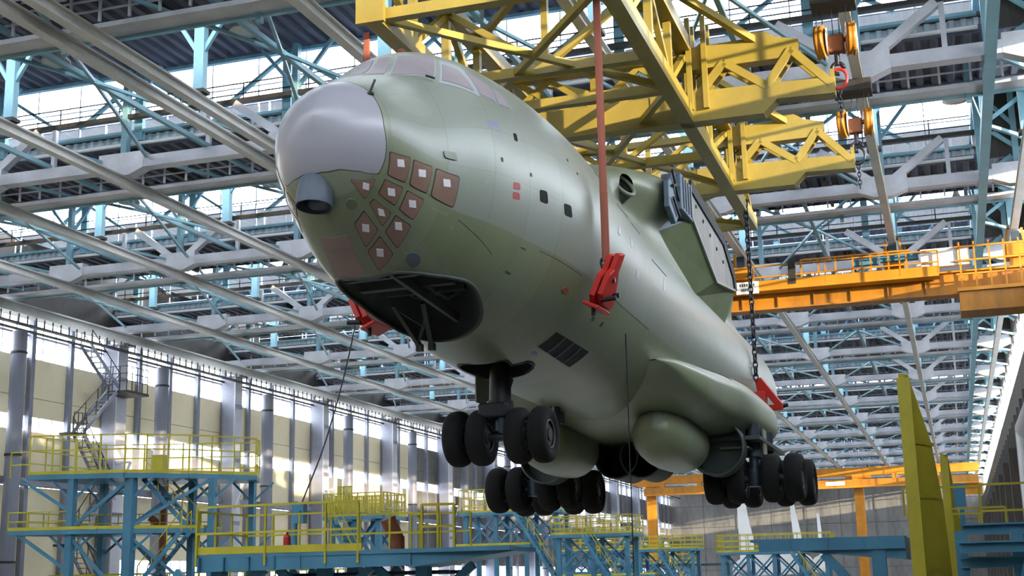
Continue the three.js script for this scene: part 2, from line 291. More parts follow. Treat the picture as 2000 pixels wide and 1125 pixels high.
{ // deep lattice girder down the right side
  const t = thing('lattice_girder', 'deep teal lattice girder running along the right side of the roof', 'lattice girder', P(2.15, HG, -125)), x = 2.15;
  bar(t, 'bottom_chord', M.teal, P(x, HG + 0.1, -22), P(x, HG + 0.1, ZF + 1), 0.34, 0.3); bar(t, 'top_chord', M.teal, P(x, 18.7, -22), P(x, 18.7, ZF + 1), 0.3, 0.3);
  for (let z = -26.3, i = 0; z > ZF + 8; z -= 6.8, i++) {
    bar(t, 'post', M.teal, P(x, HG + 0.2, z), P(x, 18.6, z), 0.3, 0.26);
    bar(t, 'diagonal', M.teal, P(x, HG + 0.2, z), P(x, 18.6, z - 6.8), 0.2, 0.16); bar(t, 'outrigger', M.teal, P(x, HG + 0.2, z), P(XR - 0.1, 17.2, z - 1.5), 0.14, 0.14); bar(t, 'outrigger', M.teal, P(x, 17.4, z), P(XR - 0.1, HG + 0.4, z), 0.14, 0.14);
    bar(t, 'lateral', M.teal, P(x, HG + 0.1, z), P(XR - 0.1, HG + 0.1, z - 3.4), 0.14, 0.12);
  }
  for (let z = -24; z > -80; z -= 2.1) bar(t, 'sheeting_rail', M.darkSteel, P(XR - 0.3, 16.2, z), P(XR - 0.3, 18.4, z), 0.14, 0.3);
}
// side soffit over the right bay
{ const s = structure('trim_1', 'dark sheeted soffit over the right bay'); span(s, 'soffit', M.brownPanel, 2.4, XR, 18.85, 18.95, ZF, -20); }
// wall columns
for (let k = -1; k <= 13; k++) {
  const z = ZK(k) + 0.1, t = thing('wall_column', `${nth[k + 1]} broad grey steel column on the left wall, counted from the viewer`, 'column', P(XL + 0.75, -E, z), 'columns of the left wall');
  span(t, 'shaft', M.column, XL + 0.32, XL + 1.25, -E, 14.2, z - 0.45, z + 0.45); span(t, 'flange', M.girder, XL + 1.25, XL + 1.33, -E, 14.2, z - 0.48, z + 0.48);
  for (const y of [0, 4.2, 8.4, 12.1]) span(t, 'splice_plate', M.column, XL + 1.33, XL + 1.37, y, y + 0.25, z - 0.46, z + 0.46);
  span(t, 'bracket', M.column, XL + 0.3, XL + 1.7, 14.2, 14.3, z - 0.6, z + 0.6);
  bar(t, 'knee_brace', M.pale, P(XL + 1.36, 5.2, z + 0.3), P(XL + 2.3, 7.3, z + 0.3), 0.12, 0.12); bar(t, 'knee_brace', M.pale, P(XL + 1.36, 7.3, z + 0.3), P(XL + 2.3, 7.3, z + 0.3), 0.12, 0.12);
  if (k < 9) { const d = thing('down_pipe', `${nth[k + 1]} thick grey pipe running down the left wall, counted from the viewer`, 'pipe', P(XL + 1.05, -E, z - 4.6), 'pipes down the left wall'); rod(d, 'pipe', M.column, P(XL + 1.05, -E, z - 4.6), P(XL + 1.05, 13.6, z - 4.6), 0.4, 14); for (const y of [-4, 1.5, 7, 12.4]) rod(d, 'collar', M.darkSteel, P(XL + 1.05, y, z - 4.6), P(XL + 1.05, y + 0.12, z - 4.6), 0.44, 14); }
}
// high-bay lamps under the low decks
{
  const prof = [[0.02, 0.62], [0.1, 0.6], [0.14, 0.45], [0.2, 0.32], [0.42, 0.08], [0.44, 0], [0.4, 0.02], [0.18, 0.3], [0.02, 0.36]].map(([r, y]) => new THREE.Vector2(r, y));
  const shade = new THREE.LatheGeometry(prof, 18), lens = new THREE.CylinderGeometry(0.38, 0.38, 0.02, 18); let i = 0;
  for (let k = -1; k <= 4; k++) for (const x of [1.2, -6.5, -18.2, -24.6, -31.2, -37.4, -43.2]) {
    const t = thing('high_bay_lamp', `bell-shaped lamp under the ${nth[k + 1]} roof bay from the viewer, ${nth[[1.2, -6.5, -18.2, -24.6, -31.2, -37.4, -43.2].indexOf(x)]} from the right`, 'lamp', P(x, 15.7, ZK(k) - 5.3), 'high bay lamps');
    put(t, 'shade', shade, M.lamp, P(x, 15.6, ZK(k) - 5.3)); put(t, 'lens', lens, M.white, P(x, 15.66, ZK(k) - 5.3)); rod(t, 'stem', M.darkSteel, P(x, 16.2, ZK(k) - 5.3), P(x, HIGH - 0.02, ZK(k) - 5.3), 0.03, 6); i++;
  }
}

// ---------------------------------------------------------------- the aircraft
const ST = [[-8, 3.95, 3.95, 0], [-7.98, 4.05, 3.82, .13], [-7.95, 4.12, 3.71, .25], [-7.85, 4.3, 3.41, .5], [-7.65, 4.52, 3.07, .78], [-7.35, 4.74, 2.74, 1.02], [-6.95, 4.97, 2.41, 1.18], [-6.4, 5.28, 2.04, 1.33], [-5.7, 5.81, 1.7, 1.53], [-4.8, 6.24, 1.55, 1.79], [-3.6, 6.52, 1.45, 1.99], [-2.1, 6.63, 1.39, 2.25], [-.5, 6.58, 1.28, 2.42], [1.5, 6.36, 1.22, 2.46], [5, 6.15, 1.22, 2.44], [17, 6.09, 1.24, 2.42], [21, 6.05, 1.7, 2.3], [26, 5.9, 2.9, 1.65], [31, 5.6, 4.3, .8], [34, 5.3, 5.0, .2]];
function pchip(X, Y) {
  const n = X.length, h = [], d = [], m = new Array(n).fill(0);
  for (let i = 0; i < n - 1; i++) { h.push(X[i + 1] - X[i]); d.push((Y[i + 1] - Y[i]) / h[i]); }
  for (let i = 1; i < n - 1; i++) if (d[i - 1] * d[i] > 0) { const a = 2 * h[i] + h[i - 1], b = h[i] + 2 * h[i - 1]; m[i] = (a + b) / (a / d[i - 1] + b / d[i]); }
  m[0] = d[0]; m[n - 1] = d[n - 2];
  return (x) => { x = Math.min(Math.max(x, X[0]), X[n - 1]); let i = 0; while (i < n - 2 && x > X[i + 1]) i++; const t = (x - X[i]) / h[i], u = 1 - t;
    return (1 + 2 * t) * u * u * Y[i] + t * u * u * h[i] * m[i] + t * t * (3 - 2 * t) * Y[i + 1] + t * t * (t - 1) * h[i] * m[i + 1]; };
}
const sX = ST.map((r) => r[0]), fT = pchip(sX, ST.map((r) => r[1])), fB = pchip(sX, ST.map((r) => r[2])), fW = pchip(sX, ST.map((r) => r[3]));
// a point of the skin: s metres aft, angle phi from the crown towards port; local axes x = port, y = up, z = forward
const skin = (s, phi, off = 0) => { const t = fT(s), b = fB(s); return V((fW(s) + off) * Math.sin(phi), (t + b) / 2 + ((t - b) / 2 + off) * Math.cos(phi), -s); };
const plane = thing('transport_aircraft', 'large unpainted green transport aircraft without wings, hanging in slings', 'aircraft', P(-8.458, 2.836, -25.06));
plane.rotation.set(-0.02, -0.02665, 0, 'YXZ'); plane.o = V(0, 0, 0);
plane.updateMatrixWorld(true);
const onPlane = (s, l, h) => V(l, h, -s).applyMatrix4(plane.matrixWorld);      // to world

// primer coat: green-grey sheets, yellower and greyer batches, seams, smudges
function primer() {
  const W = 2048, H = 1024, c = document.createElement('canvas'); c.width = W; c.height = H; const x = c.getContext('2d');
  x.fillStyle = '#848b76'; x.fillRect(0, 0, W, H);
  const X = (s) => (s + 8) / 42 * W, Y = (p) => (1 - p / (2 * Math.PI)) * H;
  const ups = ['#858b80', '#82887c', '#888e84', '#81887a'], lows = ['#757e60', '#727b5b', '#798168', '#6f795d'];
  const tones = ['#9ca38e', '#929b7a', '#9aa092', '#959d7c', '#9fa498', '#8f9a74', '#989f88'];
  const cuts = [-7.4, -6.1, -4.9, -3.7, -2.5, -0.6, 1.2, 3.1, 5, 7, 9.2, 11.5, 13.6, 16, 19, 23, 28, 34], rows = [0, .42, .85, 1.28, 1.62, 2.0, 2.42, 2.8, 3.14, 3.48, 3.86, 4.28, 4.66, 5.0, 5.43, 5.86, 6.2832];
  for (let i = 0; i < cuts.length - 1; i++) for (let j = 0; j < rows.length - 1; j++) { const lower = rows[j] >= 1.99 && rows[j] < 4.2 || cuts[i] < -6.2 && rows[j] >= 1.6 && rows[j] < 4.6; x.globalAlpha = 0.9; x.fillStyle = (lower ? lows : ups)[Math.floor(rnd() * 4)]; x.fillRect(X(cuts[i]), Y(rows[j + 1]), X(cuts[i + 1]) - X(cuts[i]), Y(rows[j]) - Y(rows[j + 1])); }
  for (let i = 0; i < 900; i++) { const px = rnd() * W, py = rnd() * H, r = 4 + rnd() * 30; x.globalAlpha = 0.05 + rnd() * 0.08; x.fillStyle = rnd() < 0.5 ? '#86935f' : rnd() < 0.5 ? '#aeb1a6' : '#7f8772'; x.beginPath(); x.ellipse(px, py, r, r * (0.3 + rnd() * 0.6), rnd() * 3, 0, 7); x.fill(); }
  for (let i = 0; i < 260; i++) { x.globalAlpha = 0.12 + rnd() * 0.12; x.strokeStyle = rnd() < 0.5 ? '#b4b8ae' : '#7a8262'; x.lineWidth = 1 + rnd() * 2; const px = rnd() * W, py = rnd() * H; x.beginPath(); x.moveTo(px, py); x.lineTo(px + (rnd() - 0.5) * 60, py + (rnd() - 0.5) * 24); x.stroke(); }
  x.globalAlpha = 0.55; x.strokeStyle = '#6b7360'; x.lineWidth = 1.2;
  for (const s of cuts) { x.beginPath(); x.moveTo(X(s), 0); x.lineTo(X(s), H); x.stroke(); }
  rows.forEach((p, j) => { if (j % 2 === 0 || p > 1.2 && p < 2.9) { x.beginPath(); x.moveTo(0, Y(p)); x.lineTo(W, Y(p)); x.stroke(); } });
  x.globalAlpha = 0.4; x.strokeStyle = '#767d68'; x.lineWidth = 0.8; for (let i = 0; i < cuts.length - 1; i++) { const m = X((cuts[i] + cuts[i + 1]) / 2); x.setLineDash([2, 3]); x.beginPath(); x.moveTo(m, 0); x.lineTo(m, H); x.stroke(); }
  const t = new THREE.CanvasTexture(c); t.colorSpace = THREE.SRGBColorSpace; t.wrapT = THREE.RepeatWrapping; t.anisotropy = 8; return t;
}
const primerMap = primer();
const A = {
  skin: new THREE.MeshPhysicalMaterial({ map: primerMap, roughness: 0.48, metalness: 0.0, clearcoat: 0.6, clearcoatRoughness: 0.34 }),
  green: new THREE.MeshPhysicalMaterial({ color: 0x868e74, map: mottle, roughness: 0.48, clearcoat: 0.35, clearcoatRoughness: 0.4 }),
  radome: new THREE.MeshPhysicalMaterial({ color: 0xabaab2, map: faint, roughness: 0.4, clearcoat: 0.6, clearcoatRoughness: 0.25 }),
  film: mat(0xa59a9e, 0.5, 0, { map: mottle }), pink: mat(0xa08a84, 0.6, 0, { map: mottle }), brownGlass: new THREE.MeshPhysicalMaterial({ color: 0x97796a, map: mottle, roughness: 0.35, clearcoat: 0.4, clearcoatRoughness: 0.2 }), paper: mat(0xe6e2e6, 0.6), frame: mat(0xa7b0b0, 0.45, 0.1),
  paneRim: mat(0x3c3a30, 0.6), darkGlass: new THREE.MeshPhysicalMaterial({ color: 0x040405, roughness: 0.6, specularIntensity: 0.25 }), seam: mat(0x3f443c, 0.7), redPaint: mat(0xa12c30, 0.5), bay: mat(0x48524f, 0.6, 0, { map: mottle }), bayDark: mat(0x272c2e, 0.7), hood: mat(0x5f6a78, 0.5, 0, { map: mottle }), violet: mat(0x8d86bb, 0.6),
  spar: mat(0x66788c, 0.5, 0.1, { map: mottle }), rib: mat(0xb0aca6, 0.55, 0.1, { map: grime }), rootShadeGreen: mat(0x76825f, 0.5, 0, { map: mottle }), underGreen: mat(0x6d7d62, 0.5, 0, { map: mottle }),  // the wing-root green is darkened to paint in shade under the stub
};
const seamTab = pchip([0, .21, .624, 1.088, 1.453, 1.82, 2.043, 2.21, 2.25, 2.3, 2.48, 2.8, 3.1416], [-7.43, -7.435, -7.446, -7.481, -7.492, -7.43, -7.385, -7.365, -7.362, -7.40, -7.56, -7.68, -7.70]);
const seamAt = (phi) => { let p = Math.abs(phi) % (2 * Math.PI); if (p > Math.PI) p = 2 * Math.PI - p; return seamTab(p); };
function gridGeo(ss, n, drop) {                                   // ss(u, phi) -> s for u in 0..rows
  const rows = ss.length, pos = [], uv = [], idx = [];
  for (let i = 0; i < rows; i++) for (let j = 0; j <= n; j++) {
    const phi = j / n * 2 * Math.PI, s = ss[i](phi), v = skin(s, phi); pos.push(v.x, v.y, v.z); uv.push((s + 8) / 42, phi / (2 * Math.PI));
  }
  for (let i = 0; i < rows - 1; i++) for (let j = 0; j < n; j++) {
    const a = i * (n + 1) + j, b = a + 1, c = a + n + 1, d = c + 1;
    if (drop) { const phi = (j + 0.5) / n * 2 * Math.PI, s = (ss[i](phi) + ss[i + 1](phi)) / 2; if (drop(s, phi)) continue; }
    idx.push(a, c, b, b, c, d);
  }
  const g = new THREE.BufferGeometry(); g.setAttribute('position', new THREE.Float32BufferAttribute(pos, 3)); g.setAttribute('uv', new THREE.Float32BufferAttribute(uv, 2)); g.setIndex(idx); g.computeVertexNormals();
  const nm = g.attributes.normal; for (let i = 0; i < rows; i++) { const a = i * (n + 1), b = a + n, x = nm.getX(a) + nm.getX(b), y = nm.getY(a) + nm.getY(b), z = nm.getZ(a) + nm.getZ(b), l = Math.hypot(x, y, z) || 1; nm.setXYZ(a, x / l, y / l, z / l); nm.setXYZ(b, x / l, y / l, z / l); }
  return g;
}
const inside = (poly, s, p) => { let r = false; for (let i = 0, j = poly.length - 1; i < poly.length; j = i++) { const [a, b] = poly[i], [c, d] = poly[j]; if ((b > p) !== (d > p) && s < (c - a) * (p - b) / (d - b) + a) r = !r; } return r; };
function smooth(poly, k = 3) { const cv = new THREE.CatmullRomCurve3(poly.map(([a, b]) => V(a, b, 0)), true, 'centripetal'); return cv.getPoints(poly.length * k).slice(0, -1).map((v) => [v.x, v.y]); }
const opening = smooth([[-5.80, 3.62], [-6.02, 3.45], [-6.06, 3.142], [-6.02, 2.84], [-5.8, 2.68], [-5.38, 2.574], [-4.99, 2.515], [-4.6, 2.485], [-4.25, 2.5], [-3.81, 2.571], [-3.43, 2.659], [-3.17, 2.762], [-3.01, 2.879], [-2.92, 3.018], [-2.9, 3.142], [-2.92, 3.265], [-3.01, 3.404], [-3.17, 3.521], [-3.43, 3.624], [-3.81, 3.71], [-4.6, 3.75], [-5.38, 3.70]]);
const gearBay = [[-0.95, 3.32], [-0.95, 2.95], [-0.5, 2.95], [-0.45, 2.84], [0.0, 2.84], [0.3, 2.98], [0.42, 3.30], [0.0, 3.44], [-0.45, 3.44]];
{ // fuselage skin from the radome seam aft
  const ss = [], lin = (a, b) => (phi) => a(phi) + 0 * b;
  for (let i = 0; i <= 14; i++) ss.push((phi) => { const a = seamAt(phi) + 0.012, u = i / 14; return a + (-6.2 - a) * u; });
  for (let s = -6.17; s < 0.75; s += 0.03) ss.push(((q) => () => q)(s));
  for (let s = 0.8; s < 17; s += 0.6) ss.push(((q) => () => q)(s)); for (let s = 17; s <= 34; s += 0.7) ss.push(((q) => () => q)(s));
  const g = gridGeo(ss, 420, (s, p) => (s > -6.3 && s < 0.7) && (inside(opening, s, p) || inside(gearBay, s, p)));
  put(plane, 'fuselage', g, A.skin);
  const rs = []; for (let i = 0; i <= 34; i++) rs.push((phi) => { const u = i / 34; return -8 + (seamAt(phi) + 8) * u * u; });
  const rad = put(plane, 'radome', gridGeo(rs, 160), A.radome); rad.userData.label = 'pale lilac nose radome';
  // dark gap behind the radome
  const gap = []; for (let k = 0; k < 2; k++) gap.push((phi) => seamAt(phi) - 0.01 + k * 0.035); const gg = gridGeo(gap, 240); gg.scale(0.992, 0.998, 1); gg.translate(0, 0.008, 0); put(plane, 'seam', gg, A.seam);
  put(plane, 'tail_end', new THREE.SphereGeometry(0.2, 12, 8), A.green, V(0, 5.15, -34));
}
// patches of skin: an outline in (s, phi) laid on the hull with a little thickness
function patch(parent, name, m, poly, off = 0.012, low = -0.02) {
  const c2 = poly.map(([s, p]) => new THREE.Vector2(s, p * 2.2)); let pts = poly; if (THREE.ShapeUtils.isClockWise(c2)) { c2.reverse(); pts = poly.slice().reverse(); }
  let tri = THREE.ShapeUtils.triangulateShape(c2, []).map((t) => t.map((i) => pts[i]));
  for (let k = 0; k < 3; k++) tri = tri.flatMap(([a, b, c]) => { const h = (u, v) => [(u[0] + v[0]) / 2, (u[1] + v[1]) / 2], d = h(a, b), e = h(b, c), f = h(c, a); return [[a, d, f], [d, b, e], [f, e, c], [d, e, f]]; });
  const pos = []; for (const t of tri) for (const [s, p] of [t[0], t[2], t[1]]) { const v = skin(s, p, off); pos.push(v.x, v.y, v.z); }
  for (let i = 0; i < pts.length; i++) { const a = pts[i], b = pts[(i + 1) % pts.length]; for (let k = 0; k < 8; k++) {
    const l = (u) => [a[0] + (b[0] - a[0]) * u, a[1] + (b[1] - a[1]) * u], q0 = l(k / 8), q1 = l((k + 1) / 8), A0 = skin(...q0, off), A1 = skin(...q1, off), B0 = skin(...q0, low), B1 = skin(...q1, low);
    pos.push(...A0.toArray(), ...A1.toArray(), ...B1.toArray(), ...A0.toArray(), ...B1.toArray(), ...B0.toArray()); } }
  const g = new THREE.BufferGeometry(); g.setAttribute('position', new THREE.Float32BufferAttribute(pos, 3)); g.computeVertexNormals();
  const uv = new Float32Array(pos.length / 3 * 2); for (let i = 0; i < uv.length / 2; i++) { uv[2 * i] = pos[3 * i + 2]; uv[2 * i + 1] = pos[3 * i + 1]; } g.setAttribute('uv', new THREE.BufferAttribute(uv, 2));
  return put(parent, name, g, m);
}
const mirror = (poly) => poly.map(([s, p]) => [s, 2 * Math.PI - p]);
const grow = (poly, k) => { const cs = poly.reduce((a, q) => a + q[0], 0) / poly.length, cp = poly.reduce((a, q) => a + q[1], 0) / poly.length; return poly.map(([s, p]) => [cs + (s - cs) * k, cp + (p - cp) * k]); };
// round the corners of an outline a little
function soften(poly, r = 0.12) { const o = []; const n = poly.length; for (let i = 0; i < n; i++) { const a = poly[(i + n - 1) % n], b = poly[i], c = poly[(i + 1) % n]; o.push([b[0] + (a[0] - b[0]) * r, b[1] + (a[1] - b[1]) * r], [b[0] + ((a[0] + c[0]) / 2 - b[0]) * r * 0.5, b[1] + ((a[1] + c[1]) / 2 - b[1]) * r * 0.5], [b[0] + (c[0] - b[0]) * r, b[1] + (c[1] - b[1]) * r]); } return o; }
const panes = [[[-7.35, 1.875], [-6.99, 1.774], [-6.95, 2.07], [-7.25, 2.159]], [[-6.91, 1.772], [-6.49, 1.717], [-6.49, 1.989], [-6.85, 2.047]], [[-6.38, 1.713], [-5.82, 1.717], [-5.83, 1.972], [-6.37, 1.982]], [[-7.53, 2.671], [-7.35, 2.349], [-7.25, 2.646]], [[-7.24, 2.237], [-6.94, 2.14], [-6.89, 2.364], [-7.19, 2.431]], [[-6.84, 2.126], [-6.49, 2.067], [-6.49, 2.303], [-6.79, 2.346]], [[-7.17, 2.536], [-6.86, 2.459], [-6.8, 2.64], [-7.16, 2.62]], [[-7.12, 2.744], [-6.79, 2.714], [-6.64, 2.955], [-7.01, 2.948]], [[-6.77, 2.432], [-6.46, 2.37], [-6.36, 2.639], [-6.69, 2.643]], [[-6.68, 2.736], [-6.32, 2.72], [-6.18, 2.963], [-6.55, 2.958]]];
const papers = [[[-7.23, 1.9], [-7.11, 1.844], [-7.05, 1.929], [-7.18, 1.99]], [[-6.8, 1.831], [-6.63, 1.783], [-6.59, 1.86], [-6.75, 1.908]], [[-6.22, 1.775], [-6.04, 1.757], [-5.99, 1.825], [-6.17, 1.845]], [[-7.44, 2.526], [-7.37, 2.458], [-7.31, 2.527], [-7.38, 2.596]], [[-7.16, 2.293], [-7.05, 2.223], [-6.97, 2.289], [-7.08, 2.359]], [[-6.76, 2.189], [-6.63, 2.131], [-6.55, 2.192], [-6.68, 2.249]], [[-7.06, 2.564], [-6.98, 2.51], [-6.88, 2.543], [-6.96, 2.608]], [[-6.99, 2.855], [-6.93, 2.771], [-6.82, 2.819], [-6.88, 2.903]], [[-6.73, 2.487], [-6.63, 2.421], [-6.52, 2.474], [-6.63, 2.539]], [[-6.56, 2.85], [-6.49, 2.775], [-6.36, 2.825], [-6.43, 2.898]]];
panes.forEach((q, i) => {
  for (const side of [0, 1]) {
    if (side && i > 2 && i !== 4 && i !== 5) continue;
    const f = side ? mirror : (v) => v, sq = soften(f(q), 0.1);
    const rim = patch(plane, 'pane_rim', A.paneRim, grow(sq, 1.08), 0.004), p = patch(plane, 'nose_pane', A.brownGlass, sq, 0.01);
    const w = patch(p, 'paper_square', A.paper, grow(f(papers[i]), 0.9), 0.016, 0.005); if (!side) p.userData.label = 'brown papered nose pane with a white square';
  }
});
patch(plane, 'protective_film', A.pink, [[-6.8, 3.549], [-6.89, 3.112], [-6.14, 3.158], [-5.84, 3.631]].map(([s, p]) => [s, p]), 0.008).userData.label = 'pinkish film over a nose panel';
const wind = [[[-5.92, -0.188], [-5.9, -0.015], [-6.83, 0.173], [-7.10, 0.07]], [[-5.86, 0.035], [-5.81, 0.162], [-6.52, 0.361], [-6.87, 0.218]], [[-5.74, 0.227], [-5.12, 0.44], [-5.77, 0.73], [-6.45, 0.417]], [[-5.19, 0.578], [-4.92, 0.679], [-4.95, 0.933], [-5.63, 0.788]], [[-4.69, 0.671], [-4.21, 0.8], [-4.35, 0.996], [-4.82, 0.959]], [[-4.16, 0.82], [-3.86, 0.848], [-3.83, 1.018], [-4.27, 1.014]]];
patch(plane, 'window_frame', A.frame, [[-5.08, 0.489], [-4.62, 0.599], [-4.86, 0.987], [-5.74, 0.806]], 0.006);
wind.forEach((q, i) => { patch(plane, 'pane_rim', A.frame, grow(q, 1.07), 0.008); patch(plane, 'windscreen_pane', A.film, soften(q, 0.06), 0.016).userData.label = 'cockpit pane covered with pinkish film'; });
const SP = (name, m, list, off = 0.01) => list.forEach((q) => patch(plane, name, m, soften(q, 0.2), off));
SP('side_window', A.darkGlass, [[[-4.12, 1.252], [-4.0, 1.25], [-4.02, 1.313], [-4.13, 1.311]], [[-3.36, 1.606], [-3.1, 1.596], [-3.05, 1.684], [-3.33, 1.688]], [[-2.46, 1.62], [-2.17, 1.608], [-2.1, 1.692], [-2.4, 1.7]]], 0.008);
SP('red_marking', A.redPaint, [[[-4.3, 1.638], [-4.08, 1.63], [-4.06, 1.676], [-4.3, 1.691]], [[-4.3, 1.709], [-4.08, 1.701], [-4.04, 1.749], [-4.29, 1.761]]], 0.004);
SP('vent', A.seam, [[[-4.72, 1.489], [-4.65, 1.487], [-4.65, 1.522], [-4.71, 1.519]], [[-3.7, 1.516], [-3.64, 1.514], [-3.63, 1.543], [-3.71, 1.543]], [[-2.01, 1.22], [-1.95, 1.225], [-1.97, 1.249], [-2.03, 1.244]], [[-1.67, 1.288], [-1.61, 1.291], [-1.64, 1.312], [-1.7, 1.309]], [[-3.76, 2.26], [-3.58, 2.261], [-3.56, 2.276], [-3.73, 2.275]], [[-3.64, 2.055], [-3.47, 2.054], [-3.45, 2.064], [-3.62, 2.065]], [[0.08, 2.221], [0.21, 2.212], [0.24, 2.25], [0.14, 2.257]], [[0.67, 2.207], [0.78, 2.2], [0.74, 2.247], [0.65, 2.248]]], 0.005);
SP('porthole', A.frame, [[[4.43, 1.417], [4.57, 1.453], [4.39, 1.569], [4.14, 1.575]], [[0.52, 1.423], [0.65, 1.435], [0.53, 1.51], [0.39, 1.504]], [[1.45, 1.392], [1.58, 1.412], [1.46, 1.493], [1.32, 1.48]], [[1.74, 1.636], [2.0, 1.63], [2.0, 1.709], [1.71, 1.713]]], 0.008);
SP('access_plate', A.green, [[[-6.24, 1.511], [-5.94, 1.512], [-5.89, 1.581], [-6.2, 1.577]]], 0.02);
SP('stencil', A.violet, [[[-4.95, 1.2], [-4.9, 1.2], [-4.88, 1.25], [-4.93, 1.25]], [[-4.86, 1.2], [-4.81, 1.2], [-4.79, 1.25], [-4.84, 1.25]], [[-4.77, 1.2], [-4.72, 1.2], [-4.7, 1.25], [-4.75, 1.25]], [[-4.68, 1.2], [-4.63, 1.2], [-4.61, 1.25], [-4.66, 1.25]], [[-4.97, 1.262], [-4.55, 1.262], [-4.55, 1.268], [-4.97, 1.268]]], 0.002);
const disc = (s, p, rs, rp, n = 16) => Array.from({ length: n }, (_, i) => [s + rs * Math.cos(i / n * 6.2832), p + rp * Math.sin(i / n * 6.2832)]);
patch(plane, 'round_port', A.hood, disc(-6.0, 2.588, 0.145, 0.075), 0.012); patch(plane, 'round_port', A.underGreen, disc(-7.28, 2.855, 0.07, 0.085), 0.012);
patch(plane, 'cap', M.rust, disc(-1.56, 2.185, 0.13, 0.025), 0.012); patch(plane, 'cap', A.violet, disc(-0.64, 2.735, 0.12, 0.02), 0.008);
{ const gr = patch(plane, 'intake_grille', A.bayDark, [[-0.81, 2.482], [1.12, 2.464], [1.11, 2.671], [-0.84, 2.67]], 0.006); for (const u of [0.25, 0.5, 0.75]) { const s = -0.82 + 1.94 * u; patch(gr, 'bar', A.hood, [[s - 0.025, 2.475], [s + 0.025, 2.475], [s + 0.025, 2.67], [s - 0.025, 2.67]], 0.02); } }
// crossing fuselage strap seams, door outlines
for (const q of [[[-0.1, 2.0], [3.6, 2.0]], [[-3.0, 2.02], [-1.2, 2.02]], [[-5.6, 2.05], [-4.4, 2.2]]]) patch(plane, 'lap_joint', A.seam, [[q[0][0], q[0][1]], [q[1][0], q[1][1]], [q[1][0], q[1][1] + 0.005], [q[0][0], q[0][1] + 0.005]], 0.003);
for (const [s, p, l] of [[0.2, 0.98, 0.7], [1.2, 1.12, 0.8], [2.2, 1.16, 0.7], [3.4, 1.36, 1.4]]) patch(plane, 'slot', A.seam, [[s, p], [s + l, p + 0.01], [s + l, p + 0.022], [s, p + 0.012]], 0.006);
// chin radar bay: rim, liner, frames and the antenna bracket
function rimTube(name, poly, r, m, off = 0) { const cv = new THREE.CatmullRomCurve3(poly.map(([s, p]) => skin(s, p, off)), true); return put(plane, name, new THREE.TubeGeometry(cv, poly.length * 3, r, 6, true), m); }
rimTube('bay_rim', opening, 0.035, A.bay); rimTube('gear_bay_rim', gearBay, 0.03, A.bay);
{
  const b = part(plane, 'radar_bay'); b.o = V(0, 0, 0);
  patch(b, 'bay_liner', A.bay, grow(opening, 1.04), -0.8, -0.01);
  const curve = (pts, r, name, m = A.bay) => put(b, name, new THREE.TubeGeometry(new THREE.CatmullRomCurve3(pts), 18, r, 5), m);
  for (let s = -5.6; s < -3.1; s += 0.4) curve(Array.from({ length: 9 }, (_, i) => skin(s, 2.72 + i * 0.105, -0.7)), 0.05, 'frame_rib');
  for (const p of [2.82, 3.0, 3.3, 3.46]) curve(Array.from({ length: 7 }, (_, i) => skin(-5.7 + i * 0.42, p, -0.68)), 0.045, 'stringer');
  bar(b, 'cross_beam', A.bay, skin(-4.55, 2.56, -0.25), skin(-4.55, 3.72, -0.25), 0.16, 0.2); bar(b, 'cross_beam', A.bay, skin(-5.55, 2.66, -0.12), skin(-5.55, 3.6, -0.12), 0.1, 0.1); bar(b, 'cross_beam', A.bay, skin(-3.75, 2.62, -0.45), skin(-3.75, 3.66, -0.45), 0.1, 0.14);
  bar(b, 'long_beam', A.bay, skin(-5.7, 2.95, -0.3), skin(-3.1, 2.95, -0.3), 0.08, 0.16);
  bar(b, 'bracket_leg', A.bay, V(-0.62, 1.95, 3.75), V(-0.46, 1.36, 2.98), 0.08, 0.08); bar(b, 'bracket_leg', A.bay, V(-0.05, 1.95, 3.75), V(-0.22, 1.36, 2.98), 0.08, 0.08); bar(b, 'bracket_brace', A.bay, V(-0.6, 1.9, 3.7), V(-0.18, 1.6, 3.3), 0.05); bar(b, 'bracket_brace', A.bay, V(-0.1, 1.75, 3.5), V(-0.44, 1.42, 3.05), 0.05);
  for (const x of [-0.46, -0.22]) put(b, 'bracket_foot', new THREE.BoxGeometry(0.11, 0.13, 0.11), A.bay, V(x, 1.31, 2.95));
  const n = part(plane, 'nose_gear_bay'); n.o = V(0, 0, 0); patch(n, 'bay_liner', A.bay, grow(gearBay, 1.03), -0.7, -0.01);
}
{ // grey hood on the nose below the radome, small mast on the seam
  const h = part(plane, 'probe_hood'), pr = [[0.01, 0.52], [0.1, 0.5], [0.19, 0.42], [0.26, 0.28], [0.29, 0.1], [0.29, -0.12], [0.265, -0.12], [0.25, 0.1], [0.2, 0.3], [0.01, 0.4]].map(([a, b]) => new THREE.Vector2(a, b));
  const g = new THREE.LatheGeometry(pr, 28); const m = put(h, 'hood_shell', g, A.hood, V(-0.2, 2.77, 7.52)); m.rotation.x = -0.12;
  put(h, 'hood_mount', new RoundedBoxGeometry(0.4, 0.55, 0.6, 3, 0.1), A.hood, V(-0.2, 2.95, 7.2)); rod(h, 'pin', M.rust, V(-0.28, 3.2, 7.6), V(-0.26, 3.02, 7.72), 0.025);
  rod(plane, 'mast', M.black, V(0.68, 4.38, 7.48), V(0.74, 4.62, 7.42), 0.018, 6); put(plane, 'mast_foot', new THREE.BoxGeometry(0.1, 0.03, 0.06), M.black, V(0.69, 4.38, 7.47));
  put(plane, 'beacon', new THREE.SphereGeometry(0.09, 12, 8), M.brown, V(0.1, 6.12, 5.05)); rod(plane, 'latch_ring', M.chain, V(0.98, 5.2, 6.02), V(1.1, 5.17, 5.92), 0.02);
}
